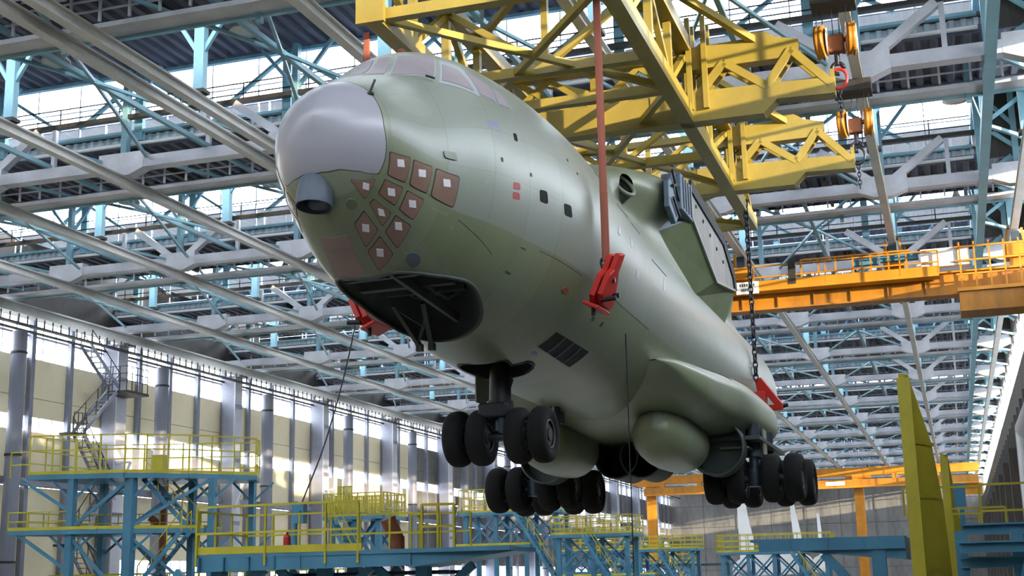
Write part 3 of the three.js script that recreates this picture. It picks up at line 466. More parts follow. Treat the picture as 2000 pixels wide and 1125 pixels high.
// wing centre box on the back: hump, front spar, root ribs
{
  // hump section: rises from the hull, flares out to the wing root and rounds over the top
  const lf = (s, h) => { const a = fT(s), b = fB(s), c = (a + b) / 2, r = (a - b) / 2; return fW(s) * Math.sqrt(Math.max(0, 1 - ((h - c) / r) ** 2)); };
  const T = pchip([1.0, 1.8, 2.8, 4.2, 6, 9, 12, 14, 17], [6.1, 6.3, 6.5, 6.78, 7.02, 7.08, 6.92, 6.5, 5.9]), Wd = pchip([1.0, 1.8, 2.8, 4.2, 6, 9, 12, 14, 17], [0.7, 1.1, 1.62, 2.12, 2.42, 2.5, 2.42, 2.3, 1.6]), Bs = pchip([1, 4, 6, 12, 17], [5.3, 4.7, 4.4, 4.4, 4.8]);
  const pos = [], idx = [], uv = [], n = 200; let rows = 0; const hole = (x, y, s) => ((Math.abs(x) - 1.8) / 0.24) ** 2 + ((y - 6.06) / 0.27) ** 2 + ((s - 3.45) / 0.3) ** 2 < 1;
  for (let s = 1; s <= 17.01; s += s > 2.7 && s < 4.3 ? 0.03 : 0.3, rows++) {
    const top = T(s), w = Wd(s), b = Bs(s), h1 = b + (top - b) * 0.4, l1 = Math.max(lf(s, h1) + 0.02, w * 0.86), c = [[lf(s, b) - 0.06, b], [l1, h1], [w, b + (top - b) * 0.74], [w - 0.12, top - 0.22], [w - 0.5, top - 0.05], [w * 0.4, top]];
    const cv = new THREE.CatmullRomCurve3([...c.map(([x, y]) => V(-x, y, 0)), ...c.slice().reverse().map(([x, y]) => V(x, y, 0))], false, 'centripetal').getPoints(n);
    cv.forEach((v, q) => { pos.push(v.x, v.y, -s); uv.push(s, v.y); });
  }
  for (let i = 0; i < rows - 1; i++) for (let q = 0; q < n; q++) { const a = i * (n + 1) + q, c = a + n + 1; if (hole(pos[3 * a], pos[3 * a + 1], -pos[3 * a + 2])) continue; idx.push(a, a + 1, c, a + 1, c + 1, c); }
  const hg = new THREE.BufferGeometry(); hg.setAttribute('position', new THREE.Float32BufferAttribute(pos, 3)); hg.setAttribute('uv', new THREE.Float32BufferAttribute(uv, 2)); hg.setIndex(idx); hg.computeVertexNormals();
  put(plane, 'wing_hump', hg, A.green);
  for (const sd of [1, -1]) {
    const w = part(plane, 'wing_root'), X = (l) => sd * l; w.userData.label = 'cut-off wing root without its outer wing';
    const tris = (name, m, polys) => { const pos = []; for (const q of polys) for (let i = 1; i < q.length - 1; i++) for (const v of [q[0], q[i], q[i + 1]]) pos.push(X(v[0]), v[1], -v[2]); const g = new THREE.BufferGeometry(); g.setAttribute('position', new THREE.Float32BufferAttribute(pos, 3)); g.computeVertexNormals(); const uv = new Float32Array(pos.length / 3 * 2); for (let i = 0; i < uv.length / 2; i++) { uv[2 * i] = pos[3 * i + 2]; uv[2 * i + 1] = pos[3 * i + 1]; } g.setAttribute('uv', new THREE.BufferAttribute(uv, 2)); return put(w, name, g, m); };
    // outboard rib face and stub, points as [lateral, height, aft]
    const a = [2.62, 6.12, 6.9], b = [2.62, 6.98, 6.85], c = [2.62, 6.62, 11.0], d = [2.62, 5.9, 12.4], e = [2.62, 5.12, 9.7], f = [2.62, 5.5, 12.6];
    tris('root_rib', A.rib, [[a, b, c, d, f, e]]);
    const a0 = [2.05, 5.5, 5.6], e0 = [2.15, 4.5, 8.6], f0 = [2.2, 4.6, 12.9], b0 = [1.6, 7.02, 6.6], c0 = [1.6, 6.9, 11.4], d0 = [1.8, 6.3, 13];
    tris('stub_underside', A.rootShadeGreen, [[a0, a, e, e0], [e0, e, f, f0]]); tris('stub_top', A.green, [[b0, b, c, c0], [c0, c, d, d0], [d0, d, f, f0]]); tris('spar_end', A.spar, [[a0, a, b, b0]]);
    // lip round the rib face
    const ring = [a, b, c, d, f, e].map((v) => V(X(v[0] + 0.01), v[1], -v[2])); for (let i = 0; i < 6; i++) bar(w, 'rib_flange', i > 0 && i < 4 ? A.bayDark : A.green, ring[i], ring[(i + 1) % 6], 0.07, i > 0 && i < 4 ? 0.3 : 0.06);
    // exposed front spar box with ribs and the leading edge profile
    const sp = [V(X(2.3), 6.5, -4.25), V(X(2.66), 6.6, -6.8)];
    put(w, 'front_spar', new RoundedBoxGeometry(0.5, 0.95, 1.3, 2, 0.04), A.spar, V(X(2.4), 6.5, -6.35));
    const nose = new THREE.ExtrudeGeometry(new THREE.Shape([[0, -0.75], [0.35, -0.5], [0.62, 0], [0.6, 0.42], [0.4, 0.6], [0, 0.5], [-0.6, 0.1], [-0.6, -0.5]].map(([p, q]) => new THREE.Vector2(p, q))), { depth: 0.1, bevelEnabled: true, bevelSize: 0.03, bevelThickness: 0.02, bevelSegments: 1 });
    const nm = put(w, 'leading_edge_rib', nose, A.spar, V(X(2.46) - 0.05, 6.4, -5.5)); nm.rotation.y = Math.PI / 2;
    for (const [y0, y1] of [[6.9, 6.3], [6.5, 6.7], [6.2, 5.9]]) bar(w, 'rib_strap', A.bayDark, V(X(2.58), y0 - 0.05, -5.1), V(X(2.58), y1 - 0.05, -5.7), 0.05, 0.07);
    for (let i = 0; i < 4; i++) put(w, 'spar_stiffener', new THREE.BoxGeometry(0.04, 0.8, 0.06), A.hood, V(X(2.66), 6.5, -5.9 - i * 0.28));
    for (let i = 0; i < 5; i++) put(w, 'bolt_hole', new THREE.CylinderGeometry(0.05, 0.05, 0.03, 10).rotateZ(Math.PI / 2), A.bayDark, V(X(2.63), 6.6 - i * 0.16, -7.5 - i * 0.85));
    const dir = V(X(0.78), 0.5, 0.37).normalize(), q0 = new THREE.Quaternion().setFromUnitVectors(UPY, dir), c0i = V(X(1.8), 6.06, -3.45);
    const iv = put(w, 'air_intake', new THREE.CylinderGeometry(0.31, 0.27, 0.75, 30, 1, true), A.bay, c0i.clone().addScaledVector(dir, -0.37), q0); const il = put(w, 'intake_lip', new THREE.TorusGeometry(0.3, 0.045, 8, 36).rotateX(Math.PI / 2), A.green, c0i.clone(), q0); put(w, 'intake_end', new THREE.CircleGeometry(0.28, 24).rotateX(-Math.PI / 2), A.bay, c0i.clone().addScaledVector(dir, -0.74), q0);
  }
}
// lateral sponsons, belly canoes, wheel bays
function blob(name, m, st, sd, n = 28, ex = 1) {                          // st rows: s, centre l, centre h, rl, rh
  const pos = [], idx = [], uv = []; const f = [1, 2, 3, 4].map((k) => pchip(st.map((r) => r[0]), st.map((r) => r[k]))), s0 = st[0][0], s1 = st.at(-1)[0], N = 46;
  for (let i = 0; i <= N; i++) { const u = i / N, s = s0 + (s1 - s0) * (0.5 - 0.5 * Math.cos(Math.PI * u)); for (let j = 0; j <= n; j++) { const a = j / n * 2 * Math.PI; const sa = Math.sin(a), ca = Math.cos(a); pos.push(sd * (f[0](s) + f[2](s) * Math.sign(sa) * Math.abs(sa) ** ex), f[1](s) + f[3](s) * Math.sign(ca) * Math.abs(ca) ** ex, -s); uv.push((s + 8) / 42, 0.3 + j / n * 0.15); } }
  for (let i = 0; i < N; i++) for (let j = 0; j < n; j++) { const a = i * (n + 1) + j, c = a + n + 1; sd > 0 ? idx.push(a, c, a + 1, a + 1, c, c + 1) : idx.push(a, a + 1, c, a + 1, c + 1, c); }
  const g = new THREE.BufferGeometry(); g.setAttribute('position', new THREE.Float32BufferAttribute(pos, 3)); g.setAttribute('uv', new THREE.Float32BufferAttribute(uv, 2)); g.setIndex(idx); g.computeVertexNormals(); return put(plane, name, g, m);
}
for (const sd of [1, -1]) {
  blob('belly_canoe', A.skin, [[6.5, 1.5, 0.86, 0.005, 0.005], [6.51, 1.5, 0.86, 0.12, 0.12], [6.55, 1.5, 0.85, 0.25, 0.24], [6.65, 1.5, 0.84, 0.4, 0.39], [6.9, 1.5, 0.81, 0.58, 0.56], [7.4, 1.5, 0.78, 0.72, 0.69], [8.4, 1.5, 0.76, 0.78, 0.74], [9.6, 1.5, 0.78, 0.76, 0.72], [9.9, 1.5, 0.8, 0.66, 0.64]], sd);
  const b = part(plane, 'wheel_bay');
  for (const [l, h, r, d] of [[2.35, 0.72, 0.74, 0.6], [0.35, 0.62, 0.6, 1.6]]) {      // open-ended wheel tubs
    put(b, 'bay_shell', new THREE.CylinderGeometry(r, r, d, 28, 1, true).rotateX(Math.PI / 2), A.bay, V(sd * l, h, -9.9 - d / 2)); put(b, 'bay_shell', new THREE.CylinderGeometry(r - 0.03, r - 0.03, d, 28, 1, true).rotateX(Math.PI / 2), A.bay, V(sd * l, h, -9.9 - d / 2));
    put(b, 'bay_lip', new THREE.TorusGeometry(r - 0.015, 0.03, 6, 32), A.bay, V(sd * l, h, -9.9)); put(b, 'bay_end', new THREE.CircleGeometry(r, 24), A.bay, V(sd * l, h, -9.9 - d));
  }
  put(b, 'bay_floor', new THREE.BoxGeometry(1.9, 0.1, 4.4), A.bay, V(sd * 2.5, 0.98, -12.5)); put(b, 'bay_frame', new THREE.BoxGeometry(0.1, 0.5, 3.6), A.bay, V(sd * 1.1, 0.95, -12.2));
  put(b, 'gear_door', new RoundedBoxGeometry(0.8, 0.05, 1.2, 2, 0.02), A.green, V(sd * 2.75, 0.74, -11.0)); put(b, 'door_fin', new RoundedBoxGeometry(0.05, 0.7, 0.5, 2, 0.02), A.green, V(sd * 3.4, 0.95, -11.4));
}
blob('gear_sponson', A.skin, [[4.7, 0, 2.2, 2.1, 0.03], [5.1, 0, 2.16, 2.35, 0.22], [6, 0, 2.02, 2.62, 0.52], [8, 0, 1.86, 3.0, 0.8], [11, 0, 1.88, 3.3, 0.9], [15, 0, 1.98, 3.2, 0.82], [18, 0, 2.15, 2.75, 0.55], [20.5, 0, 2.3, 2.2, 0.04]], 1, 72, 0.62);
put(plane, 'belly_fitting', new THREE.BoxGeometry(0.5, 0.28, 0.6), M.strut, V(-0.55, 1.05, -4.9)); put(plane, 'belly_fitting', new THREE.CylinderGeometry(0.09, 0.09, 0.5, 12), M.strut, V(-0.3, 1.0, -4.6));
{ // door seam lying on the port sponson
  const S = [[6, 2.02, 2.62, 0.52], [8, 1.86, 3.0, 0.8], [11, 1.88, 3.3, 0.9]], g = [1, 2, 3].map((k) => pchip(S.map((r) => r[0]), S.map((r) => r[k])));
  const on = (s, a) => V(g[1](s) * Math.sin(a) ** 0.62, g[0](s) + g[2](s) * Math.sign(Math.cos(a)) * Math.abs(Math.cos(a)) ** 0.62, -s);
  put(plane, 'door_seam', new THREE.TubeGeometry(new THREE.CatmullRomCurve3([[7.0, 0.82], [7.8, 0.86], [8.6, 0.95], [9.1, 1.2], [9.25, 1.5]].map(([s, a]) => on(s, a))), 20, 0.03, 6), M.black);
}
// landing gear
function tyreGeo(r, w) { const p = []; const ri = r * 0.5; p.push([ri, -w * 0.36], [r * 0.7, -w * 0.5], [r * 0.88, -w * 0.46], [r * 0.97, -w * 0.3], [r, -w * 0.12], [r, w * 0.12], [r * 0.97, w * 0.3], [r * 0.88, w * 0.46], [r * 0.7, w * 0.5], [ri, w * 0.36]); const c = new THREE.CatmullRomCurve3(p.map(([a, b]) => V(a, b, 0))).getPoints(26).map((v) => new THREE.Vector2(v.x, v.y)); return new THREE.LatheGeometry(c, 36).rotateZ(Math.PI / 2); }
function hubGeo(r, w) { return mergeGeometries([new THREE.CylinderGeometry(r * 0.52, r * 0.52, w * 0.55, 24).rotateZ(Math.PI / 2), new THREE.CylinderGeometry(r * 0.2, r * 0.24, w * 0.8, 16).rotateZ(Math.PI / 2), new THREE.TorusGeometry(r * 0.49, r * 0.04, 8, 28).rotateY(Math.PI / 2).translate(w * 0.36, 0, 0), new THREE.TorusGeometry(r * 0.49, r * 0.04, 8, 28).rotateY(Math.PI / 2).translate(-w * 0.36, 0, 0)].map((g) => g.toNonIndexed())); }
const nT = tyreGeo(0.56, 0.38), nH = hubGeo(0.56, 0.38), mT = tyreGeo(0.645, 0.48), mH = hubGeo(0.645, 0.48), gearDark = mat(0x22252a, 0.5, 0.3);
{
  const g = part(plane, 'nose_gear'); g.o = V(0, 0, 0);
  for (const l of [-0.894, -0.4, 0.4, 0.894]) { put(g, 'tyre', nT, M.tyre, V(l, 0, 0)); put(g, 'wheel_hub', nH, M.hub, V(l, 0, 0)); }
  rod(g, 'axle', M.strut, V(-0.95, 0, 0), V(0.95, 0, 0), 0.09, 14); rod(g, 'strut', M.strut, V(0, 0.1, 0.05), V(0, 0.75, 0.02), 0.13, 18); rod(g, 'strut_cylinder', gearDark, V(0, 0.55, 0.03), V(0, 1.75, -0.05), 0.22, 20); rod(g, 'strut_collar', gearDark, V(0, 0.52, 0.03), V(0, 0.7, 0.03), 0.27, 18);
  put(g, 'steering_box', new RoundedBoxGeometry(0.6, 0.3, 0.34, 3, 0.06), gearDark, V(-0.06, 0.5, 0.18)); bar(g, 'torque_link', M.strut, V(0.1, 0.55, 0.2), V(0.12, 0.05, 0.3), 0.1, 0.06); bar(g, 'drag_brace', gearDark, V(0, 0.7, -0.1), V(0, 1.7, -0.9), 0.14, 0.12);
  put(g, 'gear_door', new RoundedBoxGeometry(0.04, 0.62, 0.9, 2, 0.015), A.green, V(-0.62, 1.08, -0.7));
}
for (const sd of [-1, 1]) for (const s of [11.2, 13.45]) {
  const g = part(plane, 'main_gear'); g.o = V(0, 0, 0); const c = sd * 3.125, h = s < 12 ? -0.03 : 0.014;
  for (const l of [-1.067, -0.46, 0.46, 1.067]) { put(g, 'tyre', mT, M.tyre, V(c + l, h, -s)); put(g, 'wheel_hub', mH, M.hub, V(c + l, h, -s)); }
  rod(g, 'axle', M.strut, V(c - 1.1, h, -s), V(c + 1.1, h, -s), 0.1, 14); rod(g, 'strut', M.strut, V(c, h, -s), V(c, 0.75, -s), 0.13, 18); rod(g, 'strut_cylinder', M.strut, V(c, 0.6, -s), V(c, 1.45, -s), 0.19, 18); rod(g, 'strut_collar', M.strut, V(c, 0.55, -s), V(c, 0.72, -s), 0.24, 18); rod(g, 'axle_head', M.strut, V(c, h - 0.2, -s), V(c, h + 0.25, -s), 0.2, 16);
  bar(g, 'side_brace', gearDark, V(c, 0.7, -s), V(c - sd * 1.3, 1.1, -s), 0.12, 0.12);
}

// ---------------------------------------------------------------- yellow lifting frame over the aircraft
const FL = -10.6, FR = -5.68, FB = 11.4, FT = 13.3, fz = { a: -23.8, b: -27.9, t1: -32.4, c: -35.7, t2: -39.0, e: -43.7 };
{
  const t = thing('lifting_gantry', 'big yellow lattice lifting frame spread above the aircraft', 'gantry', P((FL + FR) / 2, FB, -33.5));
  for (const [x, n] of [[FL, 'left'], [FR, 'right']]) {
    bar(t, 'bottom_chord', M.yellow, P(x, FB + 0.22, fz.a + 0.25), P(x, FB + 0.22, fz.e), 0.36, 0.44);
    bar(t, 'top_chord', M.yellow, P(x, FT + 0.2, fz.a + 0.25), P(x, FT + 0.2, fz.e + 2.4), 0.4, 0.4);
    const zs = [fz.a, -25.8, fz.b, -30.1, fz.t1, fz.c, fz.t2, -41.3];
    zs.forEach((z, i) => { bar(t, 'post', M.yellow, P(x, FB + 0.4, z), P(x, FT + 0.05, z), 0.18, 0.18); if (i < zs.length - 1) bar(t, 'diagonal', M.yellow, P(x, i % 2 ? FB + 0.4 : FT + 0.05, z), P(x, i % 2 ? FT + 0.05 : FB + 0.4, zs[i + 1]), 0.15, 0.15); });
    bar(t, 'diagonal', M.yellow, P(x, FT + 0.1, -41.3), P(x, FB + 0.4, fz.e + 0.1), 0.16, 0.16);
    box(t, 'end_plate', M.yellow, P(x, FB + 0.42, fz.a + 0.3), 0.62, 0.95, 0.12); for (const s of [-1, 1]) bar(t, 'end_fork', M.yellow, P(x + s * 0.22, FB + 0.85, fz.a + 0.3), P(x + s * 0.28, FT + 0.1, fz.a + 0.3), 0.12, 0.12);
  }
  const cross = (y, z0, z1, w) => { bar(t, 'cross_brace', M.yellow, P(FL, y, z0), P(FR, y, z1), w, w); bar(t, 'cross_brace', M.yellow, P(FR, y, z0), P(FL, y, z1), w, w); };
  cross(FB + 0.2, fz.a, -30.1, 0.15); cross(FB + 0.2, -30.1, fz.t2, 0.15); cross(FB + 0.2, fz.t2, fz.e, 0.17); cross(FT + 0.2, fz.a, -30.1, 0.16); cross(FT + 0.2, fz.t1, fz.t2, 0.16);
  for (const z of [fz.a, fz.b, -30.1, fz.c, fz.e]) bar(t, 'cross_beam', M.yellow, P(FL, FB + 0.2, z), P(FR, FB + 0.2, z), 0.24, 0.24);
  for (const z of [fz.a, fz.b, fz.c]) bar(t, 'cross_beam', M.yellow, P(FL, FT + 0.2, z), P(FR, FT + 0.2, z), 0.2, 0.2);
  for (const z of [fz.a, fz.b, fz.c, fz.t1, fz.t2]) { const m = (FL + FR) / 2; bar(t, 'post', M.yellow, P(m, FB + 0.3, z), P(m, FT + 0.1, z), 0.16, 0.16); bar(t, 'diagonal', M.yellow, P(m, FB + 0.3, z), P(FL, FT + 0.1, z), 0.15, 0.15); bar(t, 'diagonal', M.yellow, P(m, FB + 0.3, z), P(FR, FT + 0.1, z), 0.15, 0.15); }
  // two outrigger girders with tapered ends
  const lower = plate([[-6.6, 0], [-3.72, 0], [-3.36, 0.34], [-1.95, 0.3], [-1.95, 0.72], [-3.5, 0.78], [-6.6, 0.82]], 0.46), upper = plate([[-6.4, 1.42], [-2.95, 1.42], [-2.75, 1.62], [-2.75, 1.86], [-3.3, 2.0], [-3.6, 2.2], [-3.95, 2.2], [-4.1, 2.06], [-6.4, 2.0]], 0.4);
  const midLow = plate([[FL, 0.02], [FR, 0.02], [FR, 0.8], [FL, 0.8]], 0.4), midUp = plate([[FL, 1.5], [FR, 1.5], [FR, 1.95], [FL, 1.95]], 0.34);
  for (const z of [fz.t1, fz.t2]) {
    const g = part(t, 'outrigger');
    put(g, 'lower_web', lower, M.yellow, P(0, FB, z)); put(g, 'upper_web', upper, M.yellow, P(0, FB, z)); put(g, 'middle_web', midLow, M.yellow, P(0, FB, z)); for (const s of [0, 1, 2, 3]) { const w = (FR - FL) / 4; bar(g, 'lacing', M.yellow, P(FL + w * s, FB + (s % 2 ? 1.75 : 0.8), z), P(FL + w * (s + 1), FB + (s % 2 ? 0.8 : 1.75), z), 0.12, 0.14); } bar(g, 'top_flange', M.yellow, P(FL, FB + 1.85, z), P(FR, FB + 1.85, z), 0.3, 0.2);
    const zig = [[-5.35, 0.7], [-4.65, 1.5], [-3.6, 0.72], [-2.95, 1.6], [-2.0, 0.55]];
    for (const dz of [-0.2, 0.2]) for (let i = 0; i < 4; i++) bar(g, 'lacing', M.yellow, P(zig[i][0], FB + zig[i][1], z + dz), P(zig[i + 1][0], FB + zig[i + 1][1], z + dz), 0.09, 0.2);
    bar(g, 'stay', M.yellow, P(-3.75, FB + 1.95, z), P(FR, FT + 1.0, z + 2.2), 0.18, 0.18);
    box(g, 'end_lug', M.yellow, P(-1.98, FB + 0.62, z), 0.1, 0.7, 0.3);
    for (let i = 0; i < 4; i++) bar(g, 'mast_post', M.yellow, P(FR + (i % 2 ? 0.55 : 0.15), FB + 0.3, z + (i > 1 ? 0.3 : -0.3)), P(FR + (i % 2 ? 0.55 : 0.15), FT + 0.9, z + (i > 1 ? 0.3 : -0.3)), 0.13, 0.13);
    for (const y of [0.9, 1.3, 1.7, 2.1]) bar(g, 'mast_rung', M.yellow, P(FR + 0.15, FB + y, z - 0.3), P(FR + 0.55, FB + y + 0.3, z - 0.3), 0.07, 0.07);
    // mirrored arm on the other side
    const m = [lower, upper].map((q) => { const c = q.clone(); c.scale(-1, 1, 1); c.index && c.setIndex(Array.from(c.index.array).reverse()); return c; });
  }
}
// hoist blocks that carry the outrigger ends
function hoist(x, z, y, label, ringM) {
  const t = thing('hook_block', label, 'hook block', P(x, y, z), 'hook blocks'), sh = cached('sheave', () => new THREE.LatheGeometry([[0.05, -0.12], [0.3, -0.12], [0.44, -0.1], [0.4, -0.03], [0.4, 0.03], [0.44, 0.1], [0.3, 0.12], [0.05, 0.12]].map(([a, b]) => new THREE.Vector2(a, b)), 28).rotateZ(Math.PI / 2));
  for (const s of [-1, 1]) { put(t, 'sheave', sh, M.sheave, P(x + s * 0.36, y, z)).rotation.y = s * 0.15; put(t, 'cheek_plate', new THREE.CylinderGeometry(0.36, 0.36, 0.03, 24).rotateZ(Math.PI / 2), M.offwhite, P(x + s * 0.36 + 0.15, y, z)); }
  rod(t, 'axle', M.rust, P(x - 0.5, y, z), P(x + 0.5, y, z), 0.07); put(t, 'yoke', new RoundedBoxGeometry(0.4, 0.46, 0.26, 2, 0.05), M.rust, P(x, y - 0.1, z));
  put(t, 'hook', new THREE.TorusGeometry(0.14, 0.06, 10, 20, 4.9), M.chain, P(x, y - 0.75, z)); rod(t, 'shank', M.chain, P(x, y - 0.3, z), P(x, y - 0.66, z), 0.07);
  const ring = put(t, 'ring', new THREE.TorusGeometry(0.2, 0.035, 8, 24), ringM, P(x, y - 1.02, z)); ring.scale.y = 1.3;
  for (let i = 0; i < 6; i++) { const l = put(t, 'chain_link', cached('link', () => { const g = new THREE.TorusGeometry(0.06, 0.018, 6, 12); g.scale(0.75, 1.3, 1); return g; }), M.chain, P(x, y - 1.36 - i * 0.12, z)); l.rotation.y = i % 2 ? 1.57 : 0; }
  for (const [dx, dz] of [[-0.44, 0.05], [-0.3, -0.05], [0.3, 0.05], [0.44, -0.05], [-0.05, 0.1], [0.1, -0.1]]) rod(t, 'wire_rope', M.chain, P(x + dx, y, z + dz), P(x + dx, HR - 0.1, z + dz), 0.014, 5);
  box(t, 'hoist_trolley', M.darkSteel, P(x, HR - 0.18, z), 1.1, 0.34, 0.8);
}
hoist(-1.84, fz.t1, 13.15, 'orange hook block with a red ring above the nearer outrigger', M.red);
hoist(-1.84, fz.t2, 13.15, 'orange hook block with a dark ring above the farther outrigger', M.chain);

// slings and lifting brackets
const slingG = (L) => new RoundedBoxGeometry(0.15, L, 0.05, 2, 0.02);
for (const [sd, label] of [[1, 'reddish brown lifting sling on the right side of the nose'], [-1, 'reddish brown lifting sling left of the cockpit']]) {
  const a = onPlane(-0.95, sd * 2.54, 3.2), top = E + FB + 0.1, t = thing('lifting_sling', label, 'sling', V(a.x, a.y, a.z), 'brown lifting slings');
  put(t, 'webbing', slingG(top - a.y), M.sling, V(a.x, (a.y + top) / 2, a.z)); put(t, 'webbing', slingG(1.4), M.sling, V(a.x + sd * 0.02, a.y + 0.6, a.z + 0.06)); put(t, 'shackle', new THREE.TorusGeometry(0.1, 0.03, 8, 18), M.chain, V(a.x, a.y - 0.1, a.z));
}
const rodJoin = (t, a, b, r) => rod(t, 'wire', M.chain, a, b, r, 5);
for (const [sd, label] of [[1, 'red steel lifting bracket bolted to the right side of the nose'], [-1, 'red lifting bracket peeping out behind the chin opening']]) {
  const c = onPlane(-0.95, sd * 2.45, 2.7), t = thing('lifting_bracket', label, 'lifting bracket', c, 'red lifting brackets'); t.rotation.y = -0.02665;
  const g = plate([[-0.62, -0.55], [-0.5, -0.75], [0.3, -0.72], [0.62, -0.5], [0.62, 0.1], [0.4, 0.3], [0.42, 0.75], [0.05, 0.85], [0.0, 0.3], [-0.2, 0.1]].map(([p, q]) => [p * 0.66, q * 0.66]), 0.09, 0.012);   // outline: forward / up
  g.rotateY(-Math.PI / 2); const tw = (o) => { const m = put(t, 'side_plate', g, M.red, c.clone().add(V(sd * o, 0, 0))); m.rotation.z = -sd * 0.42; return m; };
  tw(0.04); tw(0.2); const gus = put(t, 'foot_plate', new RoundedBoxGeometry(0.34, 0.07, 0.8, 2, 0.02), M.red, c.clone().add(V(-sd * 0.14, -0.48, 0))); gus.rotation.z = -sd * 0.42;
  for (const [y, z] of [[0.36, -0.14], [0.0, 0.13], [-0.24, -0.16]]) rod(t, 'pin', M.chain, c.clone().add(V(-sd * 0.05, y, z)), c.clone().add(V(sd * 0.3, y, z)), 0.05, 12);
  rod(t, 'screw', M.black, c.clone().add(V(sd * 0.05, -0.4, 0.3)), c.clone().add(V(sd * 0.34, -0.38, 0.3)), 0.045, 10); rod(t, 'screw', M.black, c.clone().add(V(-sd * 0.12, -0.5, 0.25)), c.clone().add(V(-sd * 0.12, -0.68, 0.25)), 0.04, 10);
}
{ // rear bracket and its chain
  const a = onPlane(16.3, 2.62, 2.95), t = thing('lifting_bracket', 'red triangular lifting bracket on the right flank near the tail', 'lifting bracket', a.clone(), 'red lifting brackets');
  const s = new THREE.Shape([[-0.85, 1.1], [-0.45, 1.15], [0.95, -0.25], [0.95, -0.55], [-0.35, -0.55], [-0.62, 0.1]].map(([x, y]) => [x * 0.44, y * 0.6]).map(([x, y]) => new THREE.Vector2(x, y))); s.holes.push(new THREE.Path([[-0.05, 0.16], [0.19, -0.17], [-0.07, -0.17]].map(([x, y]) => new THREE.Vector2(x, y))));
  const g = new THREE.ExtrudeGeometry(s, { depth: 0.12, bevelEnabled: true, bevelSize: 0.015, bevelThickness: 0.015, bevelSegments: 1 }); g.translate(0, 0, -0.06); const m = put(t, 'plate', g, M.red, a.clone().add(V(0.22, -0.12, 0.12))); m.rotation.y = -0.2;
  put(t, 'seat', new RoundedBoxGeometry(0.4, 0.5, 0.3, 2, 0.04), M.red, a.clone().add(V(-0.05, -0.1, 0.1))); rod(t, 'screw', M.black, a.clone().add(V(0.6, -0.35, 0.1)), a.clone().add(V(0.8, -0.3, 0.1)), 0.06, 8);
  const ch = thing('lifting_chain', 'long dark chain down to the rear bracket', 'chain', a.clone().add(V(-0.12, 0.6, 0.1))), lk = cached('biglink', () => { const q = new THREE.TorusGeometry(0.1, 0.032, 6, 14); q.scale(0.7, 1.35, 1); return q; });
  for (let y = a.y + 0.6, i = 0; y < E + FB + 0.3; y += 0.2, i++) { const l = put(ch, 'chain_link', lk, M.chain, V(a.x - 0.12, y, a.z + 0.1)); l.rotation.y = i % 2 ? 1.2 : -0.37; }
}
{ const a = onPlane(0.1, 2.6, 1.9), t = thing('guide_rope', 'thin dark guide rope hanging below the right front bracket', 'rope', a.clone()); rod(t, 'rope', M.chain, a, V(a.x - 0.35, 0.1, a.z - 1.2), 0.012, 5); }

